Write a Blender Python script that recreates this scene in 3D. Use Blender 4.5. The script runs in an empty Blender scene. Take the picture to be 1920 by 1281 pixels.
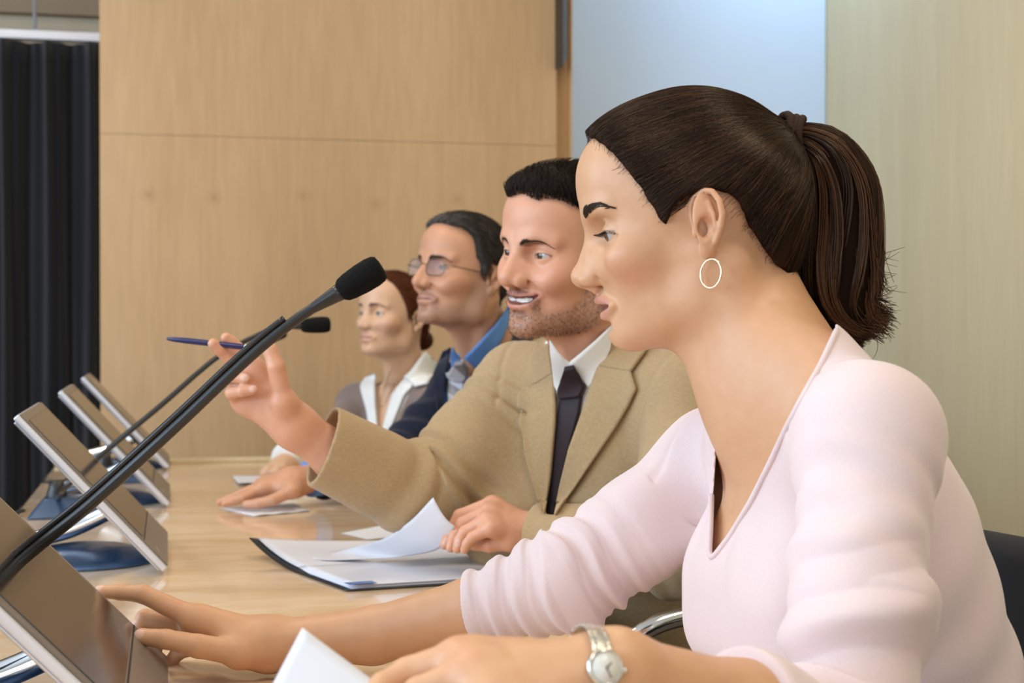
import bpy, bmesh, math, random, os
import numpy as np
from mathutils import Vector, Matrix
C = bpy.context.scene.collection
SC = bpy.context.scene
RES = float(os.environ.get('SDF_RES', '1.0'))      # mesh spacing factor, 1.0 = full detail
f4 = np.float32
def V3(*a): return np.array(a, dtype=np.float64)
rnd = random.Random(7)
RNG = np.random.default_rng(11)

# ------------------------------------------------------------------ camera
CAM = V3(0.0, 0.0, 1.083)
YAW, PITCH, FPX = math.radians(13.0), math.radians(0.62), 2800.0
cam_d = bpy.data.cameras.new('camera'); cam = bpy.data.objects.new('camera', cam_d); C.objects.link(cam)
cam_d.sensor_width = 36.0; cam_d.lens = FPX/1920.0*36.0; cam_d.clip_start = 0.05; cam_d.clip_end = 100
cam.location = CAM; cam.rotation_euler = (math.pi/2-PITCH, 0, -YAW)
cam_d.dof.use_dof = True; cam_d.dof.focus_distance = 1.45; cam_d.dof.aperture_fstop = 9.0
SC.camera = cam
CF = V3(math.sin(YAW)*math.cos(PITCH), math.cos(YAW)*math.cos(PITCH), -math.sin(PITCH))
CR = V3(math.cos(YAW), -math.sin(YAW), 0.0)
CU = np.cross(CR, CF)
def W(x, y, D):
    """world point at depth D (metres) along the view through image point x, y of the 1920x1281 frame"""
    return CAM + D*(CF + CR*(x-960.0)/FPX - CU*(y-640.5)/FPX)
def ray(x, y):
    d = CF + CR*(x-960.0)/FPX - CU*(y-640.5)/FPX
    return d
def on_z(x, y, z):
    d = ray(x, y); return CAM + d*((z-CAM[2])/d[2])

# ------------------------------------------------------------------ world, light, exposure
SC.view_settings.view_transform = 'Standard'; SC.view_settings.look = 'None'
SC.view_settings.gamma = 1.0; SC.view_settings.use_curve_mapping = False
SC.view_settings.exposure = 0.0
world = bpy.data.worlds.new('world'); SC.world = world; world.use_nodes = True
bg = world.node_tree.nodes['Background']; bg.inputs[0].default_value = (0.62, 0.78, 1.0, 1); bg.inputs[1].default_value = 0.5
def area(name, loc, aim, sx, sy, power, col):
    l = bpy.data.lights.new(name, 'AREA'); l.shape = 'RECTANGLE'; l.size = sx; l.size_y = sy; l.energy = power; l.color = col
    o = bpy.data.objects.new(name, l); C.objects.link(o); o.location = loc
    o.rotation_euler = (Vector(aim)-Vector(loc)).to_track_quat('-Z', 'Y').to_euler(); return o
# daylight through the three tall windows on the left and the two behind the camera
for k, yy in enumerate((-0.6, 1.0, 2.5)):
    area('window_daylight', (-2.9, yy, 1.75), (0.5, yy+0.25, 1.2), 1.3, 1.7, 50, (0.64, 0.81, 1.0))
for k, xx in enumerate((-0.9, 0.9)):
    area('window_daylight', (xx, -2.9, 1.75), (xx+0.3, 2.0, 1.2), 1.3, 1.7, 12, (1.0, 0.94, 0.86))
CEIL_LAMPS = [(-0.8, 0.6), (-0.8, 2.6), (1.0, 0.6), (1.0, 2.6)]
for (lx, ly) in CEIL_LAMPS:
    area('ceiling_lamp_light', (lx, ly, 2.93), (lx, ly, 0), 0.55, 0.55, 11, (1.0, 0.84, 0.64))

area('added_screen_light', (1.98, 4.22, 2.74), (1.95, 4.66, 1.75), .25, .10, 5.5, (0.48, 0.72, 1.0))  # lamp added to brighten the screen towards its right side

# ------------------------------------------------------------------ object helpers
def link(o, parent=None):
    C.objects.link(o)
    if parent is not None: o.parent = parent
    return o
def tag(o, label=None, cat=None, group=None, kind=None):
    if label: o['label'] = label
    if cat: o['category'] = cat
    if group: o['group'] = group
    if kind: o['kind'] = kind
    return o
def empty(name, loc, label, cat, group=None):
    o = bpy.data.objects.new(name, None); o.location = tuple(loc); o.empty_display_size = 0.05; C.objects.link(o)
    return tag(o, label, cat, group)
def place(o, parent):
    """parent o (built in world coordinates) under parent, keeping it where it is"""
    o.parent = parent
    bpy.context.view_layer.update()
    o.matrix_parent_inverse = parent.matrix_world.inverted()
    return o
def np_mesh(name, verts, faces, mat=None, parent=None, smooth=True, cols=None):
    """faces: (n,k) int array with one k, or list of such arrays"""
    if not isinstance(faces, (list, tuple)): faces = [faces]
    faces = [np.asarray(f, dtype=np.int32) for f in faces if len(f)]
    me = bpy.data.meshes.new(name)
    verts = np.asarray(verts, dtype=np.float32)
    me.vertices.add(len(verts)); me.vertices.foreach_set('co', verts.ravel())
    nl = sum(f.size for f in faces); nf = sum(len(f) for f in faces)
    me.loops.add(nl); me.loops.foreach_set('vertex_index', np.concatenate([f.ravel() for f in faces]))
    me.polygons.add(nf)
    starts = []; tot = 0
    for f in faces:
        starts.append(np.arange(len(f), dtype=np.int32)*f.shape[1]+tot); tot += f.size
    me.polygons.foreach_set('loop_start', np.concatenate(starts))
    me.polygons.foreach_set('use_smooth', np.full(nf, bool(smooth)))
    me.update(calc_edges=True)
    if cols is not None:
        ca = me.color_attributes.new('Col', 'FLOAT_COLOR', 'POINT')
        c4 = np.ones((len(verts), 4), dtype=np.float32); c4[:, :3] = cols
        ca.data.foreach_set('color', c4.ravel())
    me.validate()
    if mat: me.materials.append(mat)
    o = bpy.data.objects.new(name, me); C.objects.link(o)
    if parent is not None: place(o, parent)
    return o
def bm_obj(name, bm, mat=None, parent=None, smooth=False, bevel=0.0, seg=2):
    me = bpy.data.meshes.new(name)
    bmesh.ops.recalc_face_normals(bm, faces=bm.faces)
    bm.to_mesh(me); bm.free()
    if mat: me.materials.append(mat)
    o = bpy.data.objects.new(name, me); C.objects.link(o)
    if smooth:
        for p in me.polygons: p.use_smooth = True
    if bevel > 0:
        m = o.modifiers.new('bevel', 'BEVEL'); m.width = bevel; m.segments = seg; m.limit_method = 'ANGLE'; m.angle_limit = math.radians(35)
        for p in me.polygons: p.use_smooth = True
        m2 = o.modifiers.new('wn', 'WEIGHTED_NORMAL'); m2.keep_sharp = True
    if parent is not None: place(o, parent)
    return o
def add_box(bm, c, s, R=None):
    vs = []
    for dx in (-.5, .5):
        for dy in (-.5, .5):
            for dz in (-.5, .5):
                p = np.array((dx*s[0], dy*s[1], dz*s[2]))
                if R is not None: p = R @ p
                vs.append(bm.verts.new(tuple(np.asarray(c)+p)))
    for f in ((0,1,3,2),(4,6,7,5),(0,4,5,1),(2,3,7,6),(0,2,6,4),(1,5,7,3)):
        bm.faces.new([vs[i] for i in f])
def box_obj(name, lo, hi, mat, parent=None, bevel=0.0):
    bm = bmesh.new(); lo = np.array(lo, float); hi = np.array(hi, float)
    add_box(bm, (lo+hi)/2, hi-lo); return bm_obj(name, bm, mat, parent, bevel=bevel)
def frame_along(pts):
    pts = np.asarray(pts, float); n = len(pts)
    T = np.gradient(pts, axis=0); T /= np.linalg.norm(T, axis=1)[:, None]+1e-12
    a = np.array((0, 0, 1.0)) if abs(T[0][2]) < .9 else np.array((1.0, 0, 0))
    N = np.zeros_like(T); N[0] = np.cross(np.cross(T[0], a), T[0]); N[0] /= np.linalg.norm(N[0])
    for i in range(1, n):
        v = N[i-1]-T[i]*np.dot(N[i-1], T[i]); N[i] = v/(np.linalg.norm(v)+1e-12)
    return T, N, np.cross(T, N)
def tube_arrays(pts, rad, sides=10, caps=True, sx=1.0):
    pts = np.asarray(pts, float); n = len(pts); rad = np.broadcast_to(np.asarray(rad, float), (n,))
    T, N, B = frame_along(pts); a = np.arange(sides)*2*math.pi/sides
    v = (pts[:, None, :]+rad[:, None, None]*(np.cos(a)[None, :, None]*N[:, None, :]*sx+np.sin(a)[None, :, None]*B[:, None, :])).reshape(-1, 3)
    i = np.arange(n-1)[:, None]*sides; j = np.arange(sides)[None, :]; j2 = (j+1) % sides
    f = np.stack([i+j, i+j2, i+sides+j2, i+sides+j], -1).reshape(-1, 4)
    fs = [f]
    if caps:
        v = np.vstack([v, pts[:1], pts[-1:]]); c0, c1 = n*sides, n*sides+1
        jj = np.arange(sides); k2 = (jj+1) % sides
        fs.append(np.stack([np.full(sides, c0), k2, jj], -1)); b = (n-1)*sides
        fs.append(np.stack([np.full(sides, c1), b+jj, b+k2], -1))
    return v, fs
def tube(name, pts, rad, mat, parent=None, sides=10, sx=1.0):
    v, f = tube_arrays(pts, rad, sides, True, sx); return np_mesh(name, v, f, mat, parent)
def spline(pts, n):
    """Catmull-Rom through pts, n samples"""
    P = np.asarray(pts, float); m = len(P); P = np.vstack([2*P[0]-P[1], P, 2*P[-1]-P[-2]])
    t = np.linspace(0, m-1-1e-9, n); i = t.astype(int); u = (t-i)[:, None]
    p0, p1, p2, p3 = P[i], P[i+1], P[i+2], P[i+3]
    return .5*((2*p1)+(-p0+p2)*u+(2*p0-5*p1+4*p2-p3)*u*u+(-p0+3*p1-3*p2+p3)*u**3)
def lathe(name, prof, c, axis, mat, parent=None, sides=32):
    """prof: list of (radius, height along axis)"""
    axis = np.asarray(axis, float); axis /= np.linalg.norm(axis)
    a = np.array((1.0, 0, 0)) if abs(axis[0]) < .8 else np.array((0, 1.0, 0))
    N = np.cross(axis, a); N /= np.linalg.norm(N); B = np.cross(axis, N)
    pr = np.asarray(prof, float); n = len(pr); an = np.arange(sides)*2*math.pi/sides
    v = (np.asarray(c)+pr[:, 1][:, None, None]*axis+pr[:, 0][:, None, None]*(np.cos(an)[None, :, None]*N+np.sin(an)[None, :, None]*B)).reshape(-1, 3)
    i = np.arange(n-1)[:, None]*sides; j = np.arange(sides)[None, :]; j2 = (j+1) % sides
    f = np.stack([i+j, i+j2, i+sides+j2, i+sides+j], -1).reshape(-1, 4)
    return np_mesh(name, v, f, mat, parent)

# ------------------------------------------------------------------ materials
def mat(name, col=(.5, .5, .5), rough=.5, metal=0.0, spec=.5, coat=0.0):
    m = bpy.data.materials.new(name); m.use_nodes = True; b = m.node_tree.nodes['Principled BSDF']
    b.inputs['Base Color'].default_value = (*col, 1); b.inputs['Roughness'].default_value = rough
    b.inputs['Metallic'].default_value = metal; b.inputs['Specular IOR Level'].default_value = spec
    b.inputs['Coat Weight'].default_value = coat; b.inputs['Coat Roughness'].default_value = .08
    return m
def nd(m, t, **kw):
    n = m.node_tree.nodes.new(t)
    for k, v in kw.items(): setattr(n, k, v)
    return n
def lk(m, a, b): m.node_tree.links.new(a, b)
def ramp(m, stops):
    r = nd(m, 'ShaderNodeValToRGB'); e = r.color_ramp.elements
    while len(e) < len(stops): e.new(.5)
    for el, (p, c) in zip(e, stops): el.position = p; el.color = (*c, 1)
    return r
def noise_col(m, scale, stops, detail=4, coords='Object', rough=.55, dist=0.0):
    tc = nd(m, 'ShaderNodeTexCoord'); mp = nd(m, 'ShaderNodeMapping'); mp.inputs['Scale'].default_value = scale
    n = nd(m, 'ShaderNodeTexNoise'); n.inputs['Scale'].default_value = 1.0; n.inputs['Detail'].default_value = detail
    n.inputs['Roughness'].default_value = rough; n.inputs['Distortion'].default_value = dist
    lk(m, tc.outputs[coords], mp.inputs['Vector']); lk(m, mp.outputs[0], n.inputs['Vector'])
    r = ramp(m, stops); lk(m, n.outputs['Fac'], r.inputs[0]); return r, n
def bump(m, hnode_out, strength=.2, dist=.001):
    b = nd(m, 'ShaderNodeBump'); b.inputs['Strength'].default_value = strength; b.inputs['Distance'].default_value = dist
    lk(m, hnode_out, b.inputs['Height']); lk(m, b.outputs[0], m.node_tree.nodes['Principled BSDF'].inputs['Normal']); return b
def bsdf(m): return m.node_tree.nodes['Principled BSDF']
def s2l(h):
    h = h.lstrip('#'); o = []
    for i in (0, 2, 4):
        c = int(h[i:i+2], 16)/255; o.append(c/12.92 if c <= .04045 else ((c+.055)/1.055)**2.4)
    return tuple(o)
# ------------------------------------------------------------------ implicit-surface modelling (bodies, hands, clothes)
class Fr:
    """local frame: world = R @ (s*p) + t"""
    def __init__(s, R=np.eye(3), t=(0, 0, 0), sc=1.0):
        s.R = np.asarray(R, float); s.t = np.asarray(t, float); s.s = float(sc)
    def w(s, p): return s.R @ (s.s*np.asarray(p, float))+s.t
    def l(s, P): return ((np.asarray(P)-s.t.astype(f4)) @ s.R.astype(f4))/f4(s.s)
    def lp(s, p): return (np.asarray(p, float)-s.t) @ s.R/s.s
def rot(axis, deg):
    return np.array(Matrix.Rotation(math.radians(deg), 3, Vector(axis)))
WORLD = Fr()
def smin(a, b, k):
    if k <= 0: return np.minimum(a, b)
    h = np.maximum(k-np.abs(a-b), 0)/k
    return np.minimum(a, b)-h*h*(k*.25)
def smax(a, b, k): return -smin(-a, -b, k)
class Sdf:
    def __init__(s, fr=WORLD): s.ops = []; s.fr = fr
    def add(s, fn, c, r, op='u', k=0.0, m=False, fr=None):
        """fn(local points)->distance; c,r local bounding sphere; m mirrors across local y=0"""
        fr = fr or s.fr
        if m:
            c = np.asarray(c, float); cc = V3(c[0], 0, c[2]); r = r+abs(c[1]); c = cc
        wc = fr.w(c).astype(f4); wr = r*fr.s if r is not None else None
        def g(P, fr=fr, fn=fn, m=m):
            L = fr.l(P)
            if m: L = L.copy(); L[:, 1] = np.abs(L[:, 1])
            return fn(L)*f4(fr.s)
        s.ops.append((op, g, wc, wr, f4(k*fr.s if op != 'd' else k))); return s
    def ell(s, c, r, op='u', k=0.0, R=None, m=False, fr=None, infl=0.0):
        c = np.asarray(c, float); r = np.asarray(r, float)+infl
        R_ = None if R is None else np.asarray(R, f4); c4, r4, rm = c.astype(f4), r.astype(f4), f4(r.max())
        def fn(L):
            q = L-c4
            if R_ is not None: q = q @ R_
            q1 = q/r4; k0 = np.sqrt((q1*q1).sum(1)); q2 = q1/r4; k1 = np.sqrt((q2*q2).sum(1))+1e-9
            return np.maximum(k0*(k0-1)/k1, np.sqrt((q*q).sum(1))-rm)
        return s.add(fn, c, float(r.max()), op, k, m, fr)
    def cone(s, a, b, ra, rb, op='u', k=0.0, m=False, fr=None, infl=0.0):
        a = np.asarray(a, float); b = np.asarray(b, float); ra += infl; rb += infl
        a4 = a.astype(f4); ba = (b-a).astype(f4); L2 = float(ba@ba)+1e-12
        def fn(L):
            q = L-a4; t = np.clip((q@ba)/f4(L2), 0, 1)
            d = q-t[:, None]*ba
            return np.sqrt((d*d).sum(1))-(f4(ra)+t*f4(rb-ra))
        return s.add(fn, (a+b)/2, float(np.linalg.norm(b-a))/2+max(ra, rb), op, k, m, fr)
    def chain(s, pts, rad, op='u', k=0.0, m=False, fr=None, infl=0.0, kk=0.0):
        """tapered tube through pts as ONE primitive"""
        P = np.asarray(pts, float); R = np.broadcast_to(np.asarray(rad, float), (len(P),))+infl
        segs = [(P[i].astype(f4), (P[i+1]-P[i]).astype(f4), f4(R[i]), f4(R[i+1]-R[i])) for i in range(len(P)-1)]
        def fn(L):
            D = None
            for a4, ba, r0, dr in segs:
                q = L-a4; t = np.clip((q@ba)/(ba@ba+f4(1e-12)), 0, 1); d = q-t[:, None]*ba
                d = np.sqrt((d*d).sum(1))-(r0+t*dr)
                D = d if D is None else smin(D, d, f4(kk))
            return D
        c = (P.min(0)+P.max(0))/2
        return s.add(fn, c, float(np.linalg.norm(P-c, axis=1).max()+R.max()), op, k, m, fr)
    def box(s, c, h, r=0.0, op='u', k=0.0, R=None, m=False, fr=None):
        c = np.asarray(c, float); c4 = c.astype(f4); h4 = (np.asarray(h, float)-r).astype(f4); R_ = None if R is None else np.asarray(R, f4)
        def fn(L):
            q = L-c4
            if R_ is not None: q = q@R_
            q = np.abs(q)-h4
            return np.sqrt((np.maximum(q, 0)**2).sum(1))+np.minimum(q.max(1), 0)-f4(r)
        return s.add(fn, c, float(np.linalg.norm(h)), op, k, m, fr)
    def half(s, p, n, op='i', k=0.0, fr=None):
        """half-space: inside where (x-p).n < 0"""
        p4 = np.asarray(p, f4); n4 = np.asarray(n, float); n4 = (n4/np.linalg.norm(n4)).astype(f4)
        return s.add(lambda L: (L-p4)@n4, (0, 0, 0), None, op, k, False, fr)
    def disp(s, fn, c, r, fr=None): return s.add(fn, c, r, 'd', 0.0, False, fr)
    def group(s, sub, op='u', k=0.0):
        cs = [o for o in sub.ops if o[0] == 'u']
        c = np.mean([o[2] for o in cs], axis=0); r = max(float(np.linalg.norm(o[2]-c))+o[3] for o in cs)
        s.ops.append((op, lambda P, b=None: ev(sub.ops, P, b), c.astype(f4), r, f4(k), True)); return s
def ev(ops, P, b=None):
    """field value at P; b = (centre, radius) of a ball holding all of P"""
    D = np.full(len(P), .25, f4)
    for o in ops:
        op, fn, c, r, k = o[:5]
        if b is not None and r is not None:
            if float(np.linalg.norm(b[0]-c)) > r*1.1+b[1]+float(k)*2.6+.022: continue
        d = fn(P, b) if len(o) > 5 else fn(P)
        if op == 'u': D = smin(D, d, k)
        elif op == 's': D = smax(D, -d, k)
        elif op == 'i': D = smax(D, d, k)
        elif op == 'd': D = D+d
    return D
def grad(ops, P, e=.0015, b=None):
    g = np.empty_like(P)
    for a in range(3):
        v = np.zeros(3, f4); v[a] = e
        g[:, a] = ev(ops, P+v, b)-ev(ops, P-v, b)
    return g/(np.linalg.norm(g, axis=1)[:, None]+1e-12)
def bounds(ops, pad=.01):
    lo = np.full(3, 1e9); hi = -lo
    for o in ops:
        if o[0] == 'u': lo = np.minimum(lo, o[2]-o[3]); hi = np.maximum(hi, o[2]+o[3])
    return lo-pad, hi+pad
def sdf_mesh(ops, h, lo=None, hi=None, B=16, smooth=2):
    """surface nets over the blocks the surface passes through -> verts, quads"""
    if lo is None: lo, hi = bounds(ops)
    lo = np.asarray(lo, float); bs = h*B
    nb = np.ceil((np.asarray(hi)-lo)/bs).astype(int)
    ijk = np.stack(np.meshgrid(*[np.arange(n) for n in nb], indexing='ij'), -1).reshape(-1, 3)
    keep = []
    hd = bs*.8661
    S = 4                                                     # cull in super-blocks first
    sb = np.unique(ijk//S, axis=0)
    for q in sb:
        cc = (lo+(q+.5)*S*bs).astype(f4); R = bs*S*.8661
        loc = ijk[((ijk//S) == q).all(1)]
        P = (lo+(loc+.5)*bs).astype(f4)
        d = ev(ops, P, (cc, R))
        keep.append(loc[np.abs(d) < hd*1.5+.002])
    keep = np.concatenate(keep)
    N = nb*B+2
    off = np.stack(np.meshgrid(*[np.arange(B+1)]*3, indexing='ij'), -1).reshape(-1, 3)
    cellk, cellp, quads = [], [], []
    def key(i): return (i[..., 0].astype(np.int64)*N[1]+i[..., 1])*N[2]+i[..., 2]
    cor = np.array([(a, b, c) for a in (0, 1) for b in (0, 1) for c in (0, 1)])
    edges = [(p, q) for p in range(8) for q in range(p+1, 8) if abs(cor[p]-cor[q]).sum() == 1]
    ax_quads, ekeys = [], []
    for q in keep:
        base = lo+q*bs
        P = (lo+(q*B+off)*h).astype(f4)
        v = ev(ops, P, ((base+bs/2).astype(f4), hd)).reshape(B+1, B+1, B+1)
        ins = v < 0
        if ins.all() or not ins.any(): continue
        c8 = np.stack([v[a:a+B, b:b+B, c:c+B] for a, b, c in cor], -1)
        s8 = c8 < 0; ns = s8.sum(-1); act = np.argwhere((ns > 0) & (ns < 8))
        cv = c8[act[:, 0], act[:, 1], act[:, 2]]
        acc = np.zeros((len(act), 3)); cnt = np.zeros(len(act))
        for p, r in edges:
            a, b_ = cv[:, p], cv[:, r]; m = (a < 0) != (b_ < 0)
            t = np.where(m, a/(a-b_+1e-12), 0)
            acc += np.where(m[:, None], cor[p]+t[:, None]*(cor[r]-cor[p]), 0); cnt += m
        cellk.append(key(q*B+act)); cellp.append(base+(act+acc/cnt[:, None])*h)
        for ax in range(3):
            sl0 = [slice(0, B+1)]*3; sl1 = [slice(0, B+1)]*3; sl0[ax] = slice(0, B); sl1[ax] = slice(1, B+1)
            a, b_ = ins[tuple(sl0)], ins[tuple(sl1)]
            e = np.argwhere(a != b_)
            if len(e):
                g = q*B+e; u = np.zeros(3, int); w = np.zeros(3, int); u[(ax+1) % 3] = 1; w[(ax+2) % 3] = 1
                ks = np.stack([key(g-u-w), key(g-w), key(g), key(g-u)], -1)
                fl = ~a[e[:, 0], e[:, 1], e[:, 2]]
                ks[fl] = ks[fl][:, ::-1]; ax_quads.append(ks); ekeys.append(key(g)*3+ax)
    cellk = np.concatenate(cellk); V = np.concatenate(cellp)
    o = np.argsort(cellk); cellk = cellk[o]; V = V[o]
    Q = np.concatenate(ax_quads)[np.unique(np.concatenate(ekeys), return_index=True)[1]]; idx = np.searchsorted(cellk, Q); idx = np.minimum(idx, len(cellk)-1)
    fnd = cellk[idx] == Q
    if not fnd.all():                                         # a cell its block left empty: put it amid its neighbours
        bad = ~fnd.all(1); mk = np.unique(Q[~fnd]); mp = np.zeros((len(mk), 3)); mc = np.zeros(len(mk))
        for qk, qi, qf in zip(Q[bad], idx[bad], fnd[bad]):
            if not qf.any(): continue
            m_ = V[qi[qf]].mean(0)
            for kk_ in qk[~qf]: a_ = np.searchsorted(mk, kk_); mp[a_] += m_; mc[a_] += 1
        mk, mp, mc = mk[mc > 0], mp[mc > 0], mc[mc > 0]
        cellk = np.concatenate([cellk, mk]); V = np.vstack([V, mp/mc[:, None]]); o = np.argsort(cellk); cellk = cellk[o]; V = V[o]
        idx = np.minimum(np.searchsorted(cellk, Q), len(cellk)-1); fnd = cellk[idx] == Q
    idx = idx[fnd.all(1)]
    # light Laplacian smoothing keeps the silhouettes, drops the grid pattern
    for _ in range(smooth):
        s = np.zeros_like(V); n = np.zeros(len(V))
        for a, b_ in ((0, 1), (1, 2), (2, 3), (3, 0)):
            for x, y in ((a, b_), (b_, a)):
                for ax in range(3): s[:, ax] += np.bincount(idx[:, x], V[idx[:, y], ax], len(V))
                n += np.bincount(idx[:, x], None, len(V))
        V = V*.5+.5*(s/np.maximum(n, 1)[:, None])
    return V, idx
def march(ops, O, Dr, t0, t1, step=.7, n=70):
    """first hit of rays O+t*Dr with the surface; Dr unit"""
    O = np.broadcast_to(np.asarray(O, f4), Dr.shape).astype(f4); Dr = Dr.astype(f4)
    t = np.full(len(Dr), t0, f4); tb = t.copy(); db = np.full(len(Dr), 9, f4)
    for _ in range(n):
        d = ev(ops, O+t[:, None]*Dr); m = np.abs(d) < db; tb[m] = t[m]; db[m] = np.abs(d)[m]; t = np.clip(t+d*f4(step), t0, t1)
    ok = np.abs(d) < .003; t = np.where(ok, t, tb)                # a ray that misses stops where it passed nearest
    return O+t[:, None]*Dr, ok
def snap(ops, P, off=0.0, it=6):
    """pull points onto the surface, then off metres outside it"""
    P = np.asarray(P, f4).copy()
    for _ in range(it):
        d = ev(ops, P); P -= grad(ops, P)*(d*f4(.8))[:, None]
    return P+grad(ops, P)*f4(off)
def wob(P, f, ph=0.0):
    """smooth pseudo-noise in about -1..1"""
    x, y, z = P[:, 0]*f, P[:, 1]*f, P[:, 2]*f
    return (np.sin(x*1.0+1.7*np.sin(y*.9+ph)+ph)+np.sin(y*1.3+1.5*np.sin(z*.8+1.1)+2.1*ph)+np.sin(z*1.1+1.9*np.sin(x*.7+.4)+3.3+ph))/3
def sstep(a, b, x):
    t = np.clip((x-a)/(b-a), 0, 1); return t*t*(3-2*t)
def seg_dist(L, pts, rad=0.0):
    """distance of points L to a polyline, and its length parameter 0..1"""
    P = np.asarray(pts, float); best = np.full(len(L), 9.0); tt = np.zeros(len(L)); n = len(P)-1
    R = np.broadcast_to(np.asarray(rad, float), (len(P),))
    for i in range(n):
        a, ba = P[i], P[i+1]-P[i]; q = L-a; t = np.clip((q@ba)/(ba@ba+1e-12), 0, 1); d = np.linalg.norm(q-t[:, None]*ba, axis=1)-(R[i]+t*(R[i+1]-R[i]))
        m = d < best; best[m] = d[m]; tt[m] = (i+t[m])/n
    return best, tt
def strands(name, paths, r0, r1, mat, parent=None, cols=None):
    """paths: (n, m, 3) hair paths as fine three-sided tubes in one mesh"""
    paths = np.asarray(paths, f4); n, m, _ = paths.shape
    T = np.gradient(paths, axis=1); T /= np.linalg.norm(T, axis=2)[..., None]+1e-9
    a = np.array((.31, .57, .76), f4); N = np.cross(T, a); N /= np.linalg.norm(N, axis=2)[..., None]+1e-9; B = np.cross(T, N)
    rr = np.linspace(0, 1, m); rr = (r0+(r1-r0)*rr**1.5)[None, :, None]*np.ones((n, 1, 1))
    ring = [paths+rr*(math.cos(q)*N+math.sin(q)*B) for q in (0, 2.0944, 4.1888)]
    v = np.stack(ring, 2).reshape(-1, 3)
    s = (np.arange(n)*m*3)[:, None, None]; i = (np.arange(m-1)*3)[None, :, None]; j = np.arange(3)[None, None, :]; j2 = (j+1) % 3
    f = np.stack([s+i+j, s+i+j2, s+i+3+j2, s+i+3+j], -1).reshape(-1, 4)
    c = None if cols is None else np.repeat(cols, m*3, axis=0)
    return np_mesh(name, v, f, mat, parent, True, c)
# ------------------------------------------------------------------ materials of the room
def wood(name, stops, scale, rough, coat=0.0, coords='Object', bumpy=.03, spec=.4, pore=1.0):
    m = mat(name, (.6, .45, .3), rough, 0, spec, coat)
    r, n = noise_col(m, scale, stops, 5, coords, .55, .35)
    # finer pores along the grain
    tc = nd(m, 'ShaderNodeTexCoord'); mp = nd(m, 'ShaderNodeMapping'); mp.inputs['Scale'].default_value = tuple(s*6 for s in scale)
    n2 = nd(m, 'ShaderNodeTexNoise'); n2.inputs['Detail'].default_value = 3
    lk(m, tc.outputs[coords], mp.inputs[0]); lk(m, mp.outputs[0], n2.inputs['Vector'])
    r2 = ramp(m, [(.3, (1-.07*pore, 1-.08*pore, 1-.1*pore)), (.7, (1+.03*pore,)*3)]); lk(m, n2.outputs['Fac'], r2.inputs[0])
    mx = nd(m, 'ShaderNodeMixRGB'); mx.blend_type = 'MULTIPLY'; mx.inputs[0].default_value = 1
    lk(m, r.outputs[0], mx.inputs[1]); lk(m, r2.outputs[0], mx.inputs[2]); lk(m, mx.outputs[0], bsdf(m).inputs['Base Color'])
    if bumpy: bump(m, n2.outputs['Fac'], bumpy, .0005)
    return m
M = {}
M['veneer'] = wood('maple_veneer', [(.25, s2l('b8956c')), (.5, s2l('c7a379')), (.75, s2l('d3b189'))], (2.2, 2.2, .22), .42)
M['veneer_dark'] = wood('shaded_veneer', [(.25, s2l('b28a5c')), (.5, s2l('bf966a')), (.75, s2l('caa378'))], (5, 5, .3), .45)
M['veneer_pale'] = wood('pale_veneer', [(.15, s2l('d2bf93')), (.5, s2l('dac8a0')), (.85, s2l('e1d1ab'))], (3.0, 6.0, .22), .45)
M['table'] = wood('polished_maple_table', [(.2, s2l('cfa880')), (.45, s2l('dfbf99')), (.6, s2l('e9ceaf')), (.8, s2l('d8b38b'))], (5, 17, 3), .12, .45, 'Object', 0, .5, .35)
M['panel'] = mat('pale_plaster_panel', s2l('d8c9ae'), .8)
M['soffit'] = mat('grey_brown_soffit', s2l('a08b73'), .8)
M['screen'] = mat('projection_cloth', (.66,.78,.95), .75, 0, .2)
M['white'] = mat('white_paint', (.85, .84, .82), .6)
M['carpet'] = mat('dark_carpet', (.09, .075, .065), .95)
def knots(m, z0, xs):
    """a few small sound knots in the veneer at height z0"""
    b = bsdf(m); src = b.inputs['Base Color'].links[0].from_socket; tc = nd(m, 'ShaderNodeTexCoord'); last = src
    for k, x in enumerate(xs):
        mp = nd(m, 'ShaderNodeVectorMath'); mp.operation = 'DISTANCE'; mp.inputs[1].default_value = (x, 4.30, z0+.012*math.sin(k*2.3))
        lk(m, tc.outputs['Object'], mp.inputs[0]); r = ramp(m, [(.0, (.55, .55, .55)), (.012, (.2, .2, .2)), (.03, (0, 0, 0))]); lk(m, mp.outputs['Value'], r.inputs[0])
        mx = nd(m, 'ShaderNodeMixRGB'); mx.inputs[2].default_value = (.33, .19, .08, 1); lk(m, r.outputs[0], mx.inputs[0]); lk(m, last, mx.inputs[1]); last = mx.outputs[0]
    lk(m, last, b.inputs['Base Color'])
knots(M['veneer'], 1.445, [.13, .38, .59, .83, -.05])
r_, n_ = noise_col(M['carpet'], (300, 300, 300), [(.3, (.06, .05, .045)), (.7, (.12, .1, .085))], 2); lk(M['carpet'], r_.outputs[0], bsdf(M['carpet']).inputs['Base Color'])
M['curtain'] = mat('black_curtain_cloth', (.011, .011, .014), .85, 0, .3); bsdf(M['curtain']).inputs['Sheen Weight'].default_value = .25
M['alu'] = mat('brushed_aluminium', (.62, .63, .66), .32, .9)
M['alu_pale'] = mat('pale_satin_metal', (.70, .71, .76), .38, .55)
M['chrome'] = mat('polished_chrome', (.86, .86, .87), .09, 1.0)
M['black'] = mat('black_plastic', (.012, .012, .013), .38)
M['black_rod'] = mat('black_rubber_rod', (.014, .013, .012), .3, 0, .6)
M['foam'] = mat('black_foam', (.006, .006, .006), .95, 0, .15)
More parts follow.
